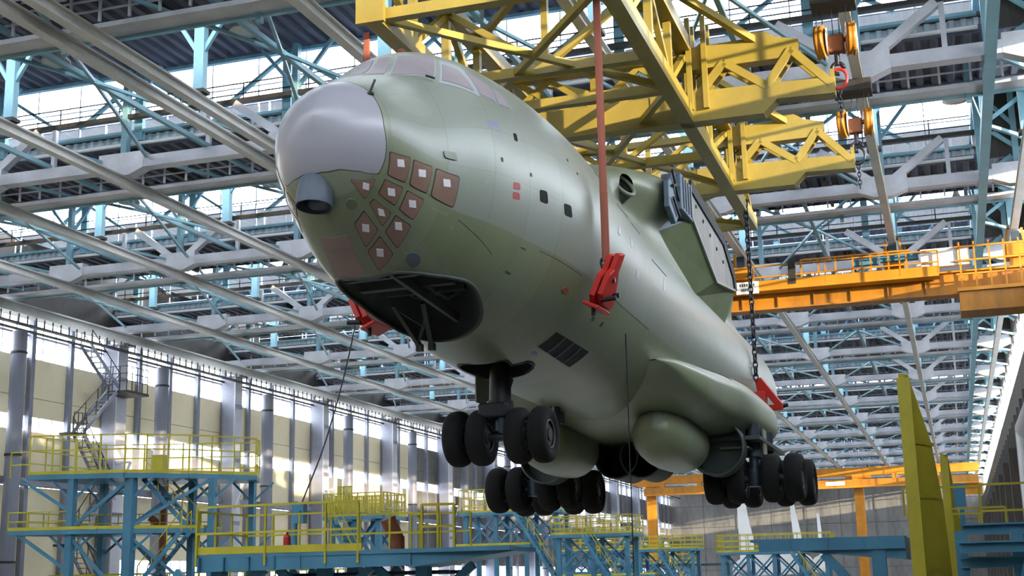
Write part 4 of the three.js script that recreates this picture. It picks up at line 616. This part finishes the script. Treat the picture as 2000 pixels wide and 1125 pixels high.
// ---------------------------------------------------------------- orange bridge crane beyond the tail
{
  const z = -60, t = thing('bridge_crane', 'orange bridge crane with railed walkway behind the tail', 'bridge crane', P(-2.5, 12, z)), x0 = -22, x1 = 0.2;
  span(t, 'box_girder', M.orangeStreaky, x0, x1 + 3.6, 11.85, 12.75, z - 0.35, z + 0.35); span(t, 'bottom_flange', M.orangeStreaky, x0, x1 + 3.6, 11.8, 11.86, z - 0.45, z + 0.45); span(t, 'top_flange', M.orange, x0, x1 + 3.6, 12.75, 12.82, z - 0.45, z + 0.55);
  for (let x = x0 + 0.8; x < x1; x += 1.6) span(t, 'stiffener', M.orangeStreaky, x - 0.03, x + 0.03, 11.86, 12.75, z + 0.35, z + 0.44);
  span(t, 'walkway_deck', M.orange, x0, x1, 12.5, 12.62, z + 0.5, z + 1.3); span(t, 'kick_plate', M.orange, x0, x1, 12.62, 12.95, z + 1.26, z + 1.3);
  guardrail(t, M.orange, [P(x0, 12.62, z + 1.28), P(x1, 12.62, z + 1.28)], 1.0, { gap: 1.55, t: 0.06, levels: [0.5, 1] });
  span(t, 'blue_panel', M.blueBox, -3.4, -2.3, 13.35, 13.62, z + 0.6, z + 0.9); span(t, 'blue_panel', M.blueBox, -2.2, -0.6, 13.42, 13.72, z + 0.6, z + 0.9); span(t, 'grey_cabinet', M.offwhite, -0.5, 1.5, 12.95, 13.75, z + 0.7, z + 1.1); span(t, 'winch_cover', M.darkSteel, -6.15, -5.85, 12.7, 13.7, z + 1.0, z + 1.35);
  for (let x = -5.6; x < -1; x += 0.75) { bar(t, 'rack_post', M.orange, P(x, 12.62, z + 1.25), P(x, 13.75, z + 1.25), 0.07, 0.07); } bar(t, 'rack_rail', M.orange, P(-5.6, 13.75, z + 1.25), P(-0.9, 13.75, z + 1.25), 0.07, 0.07);
  span(t, 'end_carriage', M.orangeStreaky, 0.95, 4.1, 10.9, 11.75, z - 0.6, z + 1.2); span(t, 'end_frame', M.orange, 0.9, 4.15, 11.75, 11.9, z - 0.7, z + 1.3); for (let x = 1.1; x < 4.2; x += 0.6) bar(t, 'ladder_post', M.orange, P(x, 11.9, z + 1.2), P(x, 13.9, z + 1.2), 0.07, 0.07); for (const y of [12.5, 13.1, 13.7]) bar(t, 'handrail', M.orange, P(0.9, y, z + 1.2), P(4.15, y, z + 1.2), 0.07, 0.07);
  for (const x of [-8.35, -1.65, 3.45]) { put(t, 'trolley', new RoundedBoxGeometry(0.9, 0.6, 1.3, 2, 0.06), M.orange, P(x, 13.55, z)); box(t, 'clamp', M.strut, P(x, 14.05, z + 0.5), 0.34, 0.5, 0.3); for (const s of [-1, 1]) bar(t, 'trolley_leg', M.orange, P(x + s * 0.38, 13.7, z), P(x + s * 0.3, 14.55, z), 0.1, 0.4); bar(t, 'trolley_leg', M.orange, P(x, 12.8, z), P(x, 13.3, z), 0.6, 0.5); }
  const s = span(t, 'sign_board', M.white, -8.5, -7.5, 12.4, 12.95, z + 1.32, z + 1.35); for (const [dy, w] of [[0.12, 0.7], [-0.1, 0.56]]) for (let i = 0; i < 7; i++) span(s, 'lettering', M.strut, -8.0 - w / 2 + i * w / 7, -8.0 - w / 2 + (i + 0.7) * w / 7, 12.62 + dy, 12.74 + dy, z + 1.351, z + 1.356);
}
{ // far gantry crane
  const z = -178, t = thing('gantry_crane', 'yellow-orange gantry crane at the far end of the hall', 'gantry crane', P(-20, 12, z));
  span(t, 'main_girder', M.orange, -41.5, 3.2, 12.5, 13.6, z - 0.5, z + 0.5); span(t, 'lower_beam', M.orangeStreaky, -39.5, 3.0, 11.1, 12.0, z + 0.9, z + 1.5); span(t, 'lower_flange', M.orange, -39.5, 3.0, 10.95, 11.15, z + 0.8, z + 1.6);
  for (const x of [-38.8, -11.6]) { span(t, 'leg', M.orange, x - 0.6, x + 0.6, -E, 12.4, z - 0.4, z + 0.4); span(t, 'leg_head', M.orange, x - 1.6, x + 1.6, 12.2, 12.7, z - 0.6, z + 0.6); }
  for (let x = -37; x < 3; x += 5) span(t, 'bracket', M.orange, x - 0.3, x + 0.3, 11.9, 12.6, z + 0.4, z + 1.4);
  span(t, 'nameplate', M.white, -15.6, -13.2, 11.3, 11.8, z + 1.51, z + 1.55); span(t, 'nameplate', M.white, -28.8, -26.6, 11.3, 11.8, z + 1.51, z + 1.55); span(t, 'end_hook_frame', M.orange, 0.8, 3.4, 9.6, 11.0, z + 0.2, z + 0.6);
}
{ // crane cab hanging under the wall beam
  const x = -44.0, z = ZK(6), t = thing('crane_cab', 'orange crane ladder and cab below the wall beam', 'crane cab', P(x, 11, z)); span(t, 'cab', M.orangeStreaky, x - 0.8, x + 0.8, 12.0, 13.6, z - 0.8, z + 0.8); span(t, 'cab_window', M.strut, x - 0.7, x + 0.7, 12.5, 13.3, z + 0.81, z + 0.84); span(t, 'cab_floor', M.orange, x - 1.1, x + 1.1, 11.85, 12.0, z - 1.0, z + 1.0);
  for (const s of [-1, 1]) bar(t, 'hanger', M.orange, P(x + s * 0.9, 12, z), P(x + s * 0.9, HG, z), 0.14, 0.14); for (let y = 13.8; y < 14.9; y += 0.35) bar(t, 'rung', M.orange, P(x - 0.9, y, z), P(x + 0.9, y, z), 0.08, 0.08); 
  guardrail(t, M.orange, [P(x - 1.1, 12, z + 1), P(x + 1.1, 12, z + 1)], 1.0, { gap: 0.7, t: 0.06 });
}

// ---------------------------------------------------------------- docking stands
function deckBox(t, pts, y, th, m, toeM) {                     // deck of the plan outline pts [[x,z]...]
  const s = new THREE.Shape(pts.map(([x, z]) => new THREE.Vector2(x, -z))), g = new THREE.ExtrudeGeometry(s, { depth: th, bevelEnabled: false }); g.rotateX(-Math.PI / 2); put(t, 'deck', g, m, P(0, y - th, 0));
  pts.forEach((a, i) => { const b = pts[(i + 1) % pts.length]; bar(t, 'edge_beam', m, P(a[0], y - th * 0.5, a[1]), P(b[0], y - th * 0.5, b[1]), 0.12, th); if (toeM) bar(t, 'toe_board', toeM, P(a[0], y + 0.08, a[1]), P(b[0], y + 0.08, b[1]), 0.04, 0.14); });
}
const tube = (t, a, b, w = 0.2) => bar(t, 'leg', M.dockTeal, a, b, w, w);
{ // tall two-storey stand at the left
  const t = thing('docking_stand', 'tall teal two-storey docking stand with high yellow railings at left', 'docking stand', P(-36, -E, -54));
  const top = [[-39.6, -50.6], [-37.6, -51.2], [-35.4, -51.8], [-33.2, -53.6], [-31.2, -56.2], [-32, -58], [-39, -55.5]];
  deckBox(t, top, 5.2, 0.22, M.dockTeal, M.dockYellow);
  const rl = top.slice(0, 5).map(([x, z]) => P(x, 5.2, z)); guardrail(t, M.dockYellow, rl, 1.75, { gap: 1.1, t: 0.06, levels: [0.62, 1] });
  guardrail(t, M.dockYellow, [P(-31.2, 5.2, -56.2), P(-32, 5.2, -58), P(-39, 5.2, -55.5), P(-39.6, 5.2, -50.6)], 1.75, { gap: 0.9, t: 0.05, levels: [0.3, 0.62, 1] });
  guardrail(t, M.dockYellow, [P(-40.6, 5.1, -50.6), P(-39.6, 5.1, -50.6)], 1.15, { gap: 1, t: 0.05 }); span(t, 'cabinet', M.dockYellow, -35.6, -35.0, 5.2, 6.2, -54.6, -54.2);
  const mid = [[-40.4, -50.4], [-36.4, -51.4], [-32.6, -54], [-33.2, -56.6], [-39.4, -54]]; deckBox(t, mid, 2.72, 0.2, M.dockTeal, M.dockYellow);
  guardrail(t, M.dockYellow, [P(-37.8, 2.72, -51.2), P(-40.4, 2.72, -50.4), P(-39.4, 2.72, -54), P(-33.2, 2.72, -56.6)], 0.82, { gap: 1.0, t: 0.045 });
  for (const [x, z, w] of [[-37.75, -51.3, 0.32], [-35.3, -52.2, 0.42], [-34.0, -55.3, 0.3], [-32.4, -54.4, 0.3], [-31.9, -57.2, 0.28], [-38.4, -54.6, 0.3]]) {
    tube(t, P(x, -E, z), P(x, 5.0, z), w);
    for (const [dx, dz] of [[-0.9, 0.25], [0.9, -0.4]]) { bar(t, 'knee_brace', M.dockTeal, P(x, 4.0, z), P(x + dx, 4.95, z + dz), 0.1, 0.1); bar(t, 'knee_brace', M.dockTeal, P(x, 1.6, z), P(x + dx, 2.5, z + dz), 0.1, 0.1); }
  }
  for (const [a, b] of [[[-37.75, -51.3], [-35.3, -52.2]], [[-35.3, -52.2], [-34.0, -55.3]], [[-35.3, -52.2], [-32.4, -54.4]]]) { bar(t, 'brace', M.dockTeal, P(a[0], 2.8, a[1]), P(b[0], 5, b[1]), 0.14, 0.14); bar(t, 'brace', M.dockTeal, P(a[0], 2.4, a[1]), P(b[0], -0.6, b[1]), 0.14, 0.14); bar(t, 'beam', M.dockTeal, P(a[0], 2.6, a[1]), P(b[0], 2.6, b[1]), 0.16, 0.24); }
  bar(t, 'cantilever_brace', M.dockTeal, P(-37.75, 3.5, -51.3), P(-39.9, 5.0, -50.5), 0.14, 0.14); bar(t, 'cantilever_brace', M.dockTeal, P(-37.75, 0.9, -51.3), P(-40.0, 2.55, -50.6), 0.14, 0.14);
  stair(t, M.dockTeal, P(-33.2, 2.8, -54.0), P(-35.2, 5.0, -53.4), 0.8, V(0, 0, 1), M.dockYellow); stair(t, M.dockTeal, P(-35.2, 0.2, -53.2), P(-33.0, 2.6, -53.2), 0.8, V(0, 0, 1), M.dockYellow);
  const d = thing('exhaust_duct', 'rust brown upright duct behind the left docking stand', 'duct', P(-36.9, -E, -57.4)); rod(d, 'pipe', M.brown, P(-36.9, -E, -57.4), P(-36.9, 5.0, -57.4), 0.18, 14); rod(d, 'elbow', M.brown, P(-37.0, 3.1, -57.3), P(-37.4, 3.5, -57.0), 0.18, 14);
}
{ // platform in the left foreground
  const t = thing('work_platform', 'teal work platform with yellow railings in the left foreground', 'platform', P(-15, -E, -31));
  const y = 0.86, q = [[-18.6, -30.6], [-13.2, -30.4], [-10.0, -30.2], [-10.6, -32.6], [-18.6, -33.2]];
  deckBox(t, q, y, 0.1, M.dockTeal, null);
  bar(t, 'front_girder', M.dockTeal, P(-18.6, y - 0.25, -30.6), P(-12.6, y - 0.22, -30.42), 0.12, 0.36); for (let i = 0; i <= 8; i++) { const x = -18.5 + i * 0.72; box(t, 'stiffener', M.dockTeal, P(x, y - 0.25, -30.5), 0.05, 0.34, 0.16); }
  put(t, 'tip_wedge', plate([[-12.6, -0.42], [-12.6, 0], [-10.0, 0], [-10.0, -0.1]], 1.8), M.dockTeal, P(0, y - 0.02, -31.3));
  bar(t, 'kick_board', M.dockYellow, P(-18.6, y + 0.1, -30.55), P(-13.9, y + 0.08, -30.38), 0.05, 0.18);
  guardrail(t, M.dockYellow, [P(-18.6, y - 0.3, -30.5), P(-16.6, y - 0.3, -30.45), P(-14.9, y - 0.3, -30.4), P(-14.0, y - 0.3, -30.38)], 1.5, { gap: 1.9, t: 0.055, levels: [0.55, 1] });
  guardrail(t, M.dockYellow, [P(-18.6, y, -30.6), P(-18.6, y, -33.1), P(-16.2, y, -33.1)], 1.1, { gap: 0.9, t: 0.05 }); guardrail(t, M.dockYellow, [P(-16.0, y, -33.0), P(-13.4, y, -32.9)], 1.0, { gap: 0.8, t: 0.05 }); guardrail(t, M.dockYellow, [P(-13.6, y, -32.8), P(-11.9, y, -32.7)], 0.95, { gap: 0.9, t: 0.05 }); guardrail(t, M.dockYellow, [P(-12.4, y, -30.6), P(-11.6, y, -30.7)], 1.05, { gap: 0.45, t: 0.06 });
  for (const [x, z] of [[-18.2, -31], [-15.2, -31], [-12.6, -31.2], [-18.2, -32.8], [-15.2, -32.8]]) { tube(t, P(x, -E, z), P(x, y - 0.1, z), 0.32); for (const s of [-1, 1]) bar(t, 'knee_brace', M.dockTeal, P(x, -0.6, z), P(x + s * 1.3, y - 0.4, z), 0.16, 0.2); }
  for (const z of [-31.4, -32.2]) rod(t, 'pipe', M.strut, P(-16.6, 0.3, z), P(-12.0, 0.3, z), 0.05, 8);
  const f = thing('fire_extinguisher', 'red fire extinguisher on the yellow railing of the foreground platform', 'fire extinguisher', P(-16.9, y, -32.2)); rod(f, 'cylinder', M.red, P(-16.9, y + 0.02, -32.2), P(-16.9, y + 0.42, -32.2), 0.1, 16); put(f, 'shoulder', new THREE.SphereGeometry(0.1, 16, 8, 0, 7, 0, 1.57), M.red, P(-16.9, y + 0.42, -32.2)); rod(f, 'valve', M.black, P(-16.9, y + 0.5, -32.2), P(-16.9, y + 0.58, -32.2), 0.025); rod(f, 'hose', M.black, P(-16.83, y + 0.52, -32.15), P(-16.78, y + 0.15, -32.1), 0.014); put(f, 'bracket', new THREE.TorusGeometry(0.115, 0.015, 6, 20).rotateX(1.57), M.black, P(-16.9, y + 0.2, -32.2));
  const c = thing('control_cabinet', 'teal control cabinet on a post behind the foreground railing', 'cabinet', P(-17.85, -E, -34.6)); box(c, 'case', M.blueBox, P(-17.75, 2.05, -34.6), 0.3, 0.55, 0.25); span(c, 'post', M.blueBox, -17.98, -17.88, -E, 2.4, -34.7, -34.55); box(c, 'handle', M.black, P(-17.68, 2.05, -34.46), 0.03, 0.14, 0.03);
  const d = thing('exhaust_duct', 'rust brown bent duct behind the foreground platform', 'duct', P(-14.55, -E, -34)); rod(d, 'pipe', M.brown, P(-14.5, -E, -34), P(-14.5, 1.3, -34), 0.2, 18); rod(d, 'elbow', M.brown, P(-14.5, 1.2, -34), P(-14.72, 1.78, -33.85), 0.2, 18, 0.22);
}
function smallDock(label, x0, x1, z, y, yl, o = {}) {
  const t = thing('docking_stand', label, 'docking stand', P((x0 + x1) / 2, -E, z)), d = o.d ?? 3, h = o.h ?? 1.1;
  deckBox(t, [[x0, z + d / 2], [x1, z + d / 2], [x1, z - d / 2], [x0, z - d / 2]], y, 0.18, M.dockTeal, M.dockYellow);
  guardrail(t, M.dockYellow, [P(x0, y, z + d / 2), P(x1, y, z + d / 2), P(x1, y, z - d / 2), P(x0, y, z - d / 2), P(x0, y, z + d / 2)], h, { gap: o.gap ?? 0.9, t: 0.06, levels: [0.33, 0.66, 1] });
  if (yl !== null) { deckBox(t, [[x0 - 0.4, z + d / 2], [x0 + (x1 - x0) * 0.7, z + d / 2], [x0 + (x1 - x0) * 0.7, z - d / 2], [x0 - 0.4, z - d / 2]], yl, 0.18, M.dockTeal, M.dockYellow); }
  const n = Math.max(2, Math.round((x1 - x0) / 2.2)); for (let i = 0; i <= n; i++) for (const s of [-1, 1]) { const x = x0 + 0.4 + (x1 - x0 - 0.8) * i / n; bar(t, 'leg', M.dockTeal, P(x, -E, z + s * d * 0.4), P(x, y - 0.1, z + s * d * 0.4), 0.26, 0.26); if (i < n) { const x2 = x0 + 0.4 + (x1 - x0 - 0.8) * (i + 1) / n; bar(t, 'brace', M.dockTeal, P(x, y - 0.2, z + s * d * 0.4), P(x2, y - 2.2, z + s * d * 0.4), 0.12, 0.12); bar(t, 'brace', M.dockTeal, P(x2, y - 0.2, z + s * d * 0.4), P(x, y - 2.2, z + s * d * 0.4), 0.12, 0.12); bar(t, 'beam', M.dockTeal, P(x, y - 2.3, z + s * d * 0.4), P(x2, y - 2.3, z + s * d * 0.4), 0.12, 0.14); } }
  stair(t, M.dockTeal, P(x1 - 0.3, y - 4.2, z + d / 2 + 0.6), P(x1 - 2.8, y - 0.2, z + d / 2 + 0.6), 0.8, V(0, 0, 1), M.dockYellow);
  return t;
}
smallDock('yellow-railed docking stand lit by the sun beyond the foreground platform', -33.2, -29.6, -69, 3.75, null, { h: 1.25, gap: 0.5 });
{ const t = thing('mesh_screen', 'bright yellow mesh screen standing on the sunlit docking stand', 'screen', P(-31.6, 3.8, -68.6)); for (let i = 0; i < 36; i++) span(t, 'slat', M.dockYellow, -33.1 + i * 0.1, -33.03 + i * 0.1, 3.95, i > 7 && i < 17 ? 5.35 : 4.85, -67.38, -67.35); span(t, 'top_bar', M.dockYellow, -32.3, -31.4, 5.35, 5.4, -67.39, -67.33); }
smallDock('teal docking stand with yellow deck behind the nose wheels', -31.2, -24.2, -85, 4.55, 2.4, { h: 1.5 });
smallDock('lower teal docking stand right of the nose wheels', -23.7, -18.6, -81, 2.8, null, { h: 1.1 });
smallDock('cluttered teal docking stand far back beneath the main wheels', -30, -19, -104, 2.3, 0.4, { h: 1.0 });
smallDock('low yellow-railed docking stand at the bottom left edge', -45, -29, -61, -0.1, null, { h: 0.95 });
smallDock('yellow-railed docking stand near the foot of the far gantry', -36, -26, -138, 1.6, null, { h: 1.4, gap: 0.7 });
smallDock('teal and yellow stand far back right of the tail wheels', -17.5, -9, -104, 1.9, null, { h: 1.3, gap: 0.6 });
{ const t = thing('notice_board', 'small white and red notice on the far yellow railing', 'sign', P(-13.5, 2.2, -102.3)); span(t, 'board', M.white, -14.0, -13.0, 2.0, 2.7, -102.36, -102.32); span(t, 'print', M.red, -13.8, -13.2, 2.2, 2.5, -102.318, -102.31); }

// right foreground: twin platform, yellow blades, railing
{
  const t = thing('work_platform', 'teal work platform with tapered tip in the right foreground', 'platform', P(0, -E, -31)), y = 0.84;
  put(t, 'deck_wedge', plate([[-4.5, -0.06], [-4.5, 0], [-1.12, 0], [-1.12, -0.5], [-3.3, -0.3]], 3.0), M.dockTeal, P(0, y, -32.4)); span(t, 'girder', M.dockTeal, -4.3, -1.12, y - 0.28, y - 0.02, -30.92, -30.8);
  for (let i = 0; i < 3; i++) box(t, 'stiffener', M.dockTeal, P(-3.6 + i * 0.8, y - 0.16, -30.78), 0.05, 0.24, 0.08);
  tube(t, P(-1.7, -E, -31), P(-1.7, y - 0.1, -31), 0.3); bar(t, 'knee_brace', M.dockTeal, P(-1.75, -0.8, -31), P(-2.9, y - 0.35, -31), 0.16, 0.2);
  for (const [yy, x0, x1, z] of [[1.02, 0.1, 4.0, -31.5], [0.62, 0.0, 4.0, -30.6], [0.3, 0.0, 4.0, -31.2]]) { span(t, 'cross_girder', M.dockTeal, x0, x1, yy - 0.2, yy, z - 0.1, z + 0.1); span(t, 'girder_flange', M.dockTeal, x0, x1, yy, yy + 0.04, z - 0.22, z + 0.22); }
  span(t, 'kick_board', M.dockYellow, 0.4, 3.8, 0.86, 1.0, -32.2, -32.15); for (const x of [0.05, 1.2, 1.75]) bar(t, 'leg', M.dockTeal, P(x, -E, -31.3), P(x, 0.9, -31.3), 0.26, 0.26); bar(t, 'knee_brace', M.dockTeal, P(1.2, -0.3, -30.7), P(1.6, 1.0, -30.7), 0.16, 0.16);
  guardrail(t, M.dockYellow, [P(-1.15, 1.35, -33), P(0.55, 1.35, -33)], 0.62, { gap: 1.7, t: 0.05, levels: [0, 1] }); guardrail(t, M.dockYellow, [P(0.55, 0.9, -33), P(2.2, 0.9, -33), P(3.9, 0.9, -33)], 1.1, { gap: 1.6, t: 0.05, levels: [0.45, 1] });
  guardrail(t, M.dockYellow, [P(-0.1, 1.0, -33.6), P(1.1, 1.0, -33.6)], 0.5, { gap: 0.6, t: 0.05, levels: [1] });
  const b = thing('yellow_blade', 'tall tapering yellow buffer blade beside the right platform', 'buffer blade', P(-0.7, -E, -31.3), 'yellow buffer blades');
  const blade = (pts, th) => { const g = new THREE.ExtrudeGeometry(new THREE.Shape(pts.map(([p, q]) => new THREE.Vector2(p, q))), { depth: th, bevelEnabled: true, bevelSize: 0.02, bevelThickness: 0.02, bevelSegments: 2 }); g.rotateY(1.2); return g; };
  put(b, 'blade', blade([[0, 0], [1.9, 0], [1.75, 9.5], [1.6, 11.0], [1.2, 12.4], [0.2, 13.85], [0, 13.85]], 0.1), M.dockYellow, P(-0.95, -E + 0.05, -31)); span(b, 'front_flange', M.dockYellow, -1.01, -0.73, -E, 4.32, -31.0, -30.9);
  for (const q of [9.6, 11.2, 12.4]) bar(b, 'stiffener', M.dockYellow, P(-0.79, q - E, -31.1), P(-0.37, q - E, -32.2), 0.05, 0.08);
  const b2 = thing('yellow_blade', 'shorter yellow buffer blade behind the tall one', 'buffer blade', P(-0.15, -E, -37), 'yellow buffer blades');
  put(b2, 'blade', blade([[0, 0], [1.2, 0], [1.0, 9.5], [0.2, 12.5], [0, 12.5]], 0.08), M.dockYellow, P(-0.25, -E + 0.05, -37)); span(b2, 'front_flange', M.dockYellow, -0.29, -0.09, -E, 3.0, -37.0, -36.92);
  const c = thing('control_cabinet', 'teal control cabinet on a post beside the right railing', 'cabinet', P(0.2, -E, -35)); box(c, 'case', M.blueBox, P(0.12, 1.85, -35), 0.28, 0.52, 0.25); span(c, 'post', M.blueBox, 0.08, 0.2, -E, 1.7, -35.1, -34.95); box(c, 'lid', M.blueBox, P(0.12, 2.13, -35), 0.34, 0.05, 0.3);
  const e = thing('engine_cowl', 'smooth pale engine cowl at the right edge above the platform', 'engine cowl', P(2.3, 1.2, -38)); put(e, 'cowl', new THREE.LatheGeometry([[0.02, 1.15], [0.45, 1.0], [0.72, 0.6], [0.8, 0], [0.75, -0.9]].map(([p, q]) => new THREE.Vector2(p, q)), 28), M.offwhite, P(2.55, 1.05, -38)); rod(e, 'stand', M.dockTeal, P(2.55, -E, -38), P(2.55, 0.4, -38), 0.3, 12);
  const f = thing('fire_bucket', 'dark red bucket hung on the brown wall', 'bucket', P(XR - 0.35, 3.2, -75)); rod(f, 'bucket', M.red, P(XR - 0.3, 2.6, -75), P(XR - 0.3, 3.3, -75), 0.2, 14, 0.28);
  const v = thing('air_duct', 'thick grey air duct along the right wall', 'duct', P(3.6, 4.4, -60)); rod(v, 'pipe', M.duct, P(3.3, 6.2, -63), P(3.3, 1.4, -63), 0.5, 20); put(v, 'elbow', new THREE.SphereGeometry(0.51, 20, 14), M.duct, P(3.3, 6.2, -63)); rod(v, 'pipe', M.duct, P(3.3, 6.2, -63), P(3.3, 6.2, -52), 0.5, 20);
}
// stair tower on the left wall
{
  const t = thing('wall_stair', 'grey zigzag steel stair climbing the left wall beside a column', 'stair', P(-45.6, -E, -64)), x = -45.6;
  const pts = [P(x, 13.5, -62.6), P(x, 11.4, -65.4), P(x, 8.6, -62.2), P(x, 5.6, -65.0), P(x, 2.6, -62.2), P(x, -0.6, -65.0)]; for (let i = 0; i < 5; i++) stair(t, M.column, pts[i + 1], pts[i], 0.7, V(1, 0, 0), M.darkSteel);
  span(t, 'landing', M.darkSteel, x - 0.6, x + 1.0, 11.15, 11.3, -67.4, -65.2); guardrail(t, M.darkSteel, [P(x + 0.95, 11.3, -67.3), P(x + 0.95, 11.3, -65.2), P(x - 0.5, 11.3, -65.2)], 1.4, { gap: 0.5, t: 0.04, levels: [0.4, 0.7, 1] }); span(t, 'landing', M.darkSteel, x - 0.5, x + 0.5, 8.4, 8.52, -62.4, -61.2); guardrail(t, M.darkSteel, [P(x + 0.45, 8.5, -62.3), P(x + 0.45, 8.5, -61.2)], 1.1, { gap: 0.4, t: 0.04 }); span(t, 'landing', M.darkSteel, x - 0.5, x + 0.5, 5.4, 5.52, -66.2, -65.0); span(t, 'landing', M.darkSteel, x - 0.5, x + 0.5, 2.4, 2.52, -62.4, -61.2);
}
// aircraft standing at the far end: white tail fins and a grey fuselage
function tailFin(label, x0, x1, xt0, xt1, z, yb, yt) {
  const t = thing('tail_fin', label, 'tail fin', P((x0 + x1) / 2, yb, z), 'white tail fins at the far end'); put(t, 'fin', plate([[x0, yb - 2.5], [x1, yb - 2.5], [x1, yb], [xt1, yt], [(xt0 + xt1) / 2, yt + 0.15], [xt0, yt], [x0, yb]], 0.35, 0.06), M.white, P(0, 0, z)); span(t, 'rudder_gap', M.strut, x1 - (x1 - x0) * 0.28, x1 - (x1 - x0) * 0.26, yb - 2.4, yb, z + 0.2, z + 0.24);
  const b = put(t, 'tail_cone', new THREE.CylinderGeometry(1.0, 1.3, 7, 20).rotateX(Math.PI / 2), M.offwhite, P((x0 + x1) / 2, yb - 3.2, z - 1)); rod(t, 'support', M.dockTeal, P((x0 + x1) / 2, -E, z), P((x0 + x1) / 2, yb - 4, z), 0.4, 10);
}
tailFin('broad white tail fin just below the right main wheels', -25.73, -24.05, -25.76, -24.9, -168, 4.3, 9.3); tailFin('slim white tail fin right of the broad one', -19.12, -18.2, -19.3, -19.0, -168, 4.7, 9.1); tailFin('shortest white tail fin beside the far sunlit patch', -16.1, -15.75, -16.15, -15.95, -168, 4.6, 7.4); tailFin('small white tail fin near the far gantry leg', -34.9, -33.7, -35.2, -34.8, -168, 2.3, 4.5);
{
  const z = -118, t = thing('parked_aircraft', 'grey aircraft nose and wing parked far back among the stands', 'aircraft', P(-20, -E, z)), b = new THREE.SphereGeometry(1, 24, 16); b.scale(1.5, 1.2, 4.5); put(t, 'fuselage', b, M.duct, P(-17.2, 0.6, z)); span(t, 'wing', M.strut, -29.5, -18, 1.1, 1.3, z - 2.5, z + 0.5); rod(t, 'support', M.dockTeal, P(-17.2, -E, z), P(-17.2, 0, z), 0.4, 10);
  const d = thing('radar_dome', 'orange dome beside the parked grey aircraft', 'dome', P(-14.6, 1.8, z + 6.5)); put(d, 'dome', new THREE.SphereGeometry(1.0, 20, 10, 0, 7, 0, 1.57), M.rust, P(-14.6, 1.9, z + 6.5)); span(d, 'base', M.white, -16.0, -12.6, 0.2, 1.9, z + 5.7, z + 7.3); rod(d, 'support', M.dockTeal, P(-14.4, -E, z + 6.5), P(-14.4, 0.2, z + 6.5), 0.3, 10);
}
// cable from the roof to the platform cabinet
{ const t = thing('hanging_cable', 'thin black cable sagging from the roof to the cabinet', 'cable', P(-20, 6, -44)); const c = new THREE.CatmullRomCurve3([P(-17.7, 2.36, -34.6), P(-18.6, 4.6, -38), P(-19.6, 8.5, -42), P(-20.6, 14.4, -46)]); put(t, 'cable', new THREE.TubeGeometry(c, 30, 0.025, 5), M.black, t.o.clone().sub(t.o).add(V(0, 0, 0))); t.children[0].position.copy(t.o).multiplyScalar(-1); }

scene.traverse((o) => { if (o.isMesh) { o.castShadow = true; o.receiveShadow = true; } });
renderer.render(scene, camera);
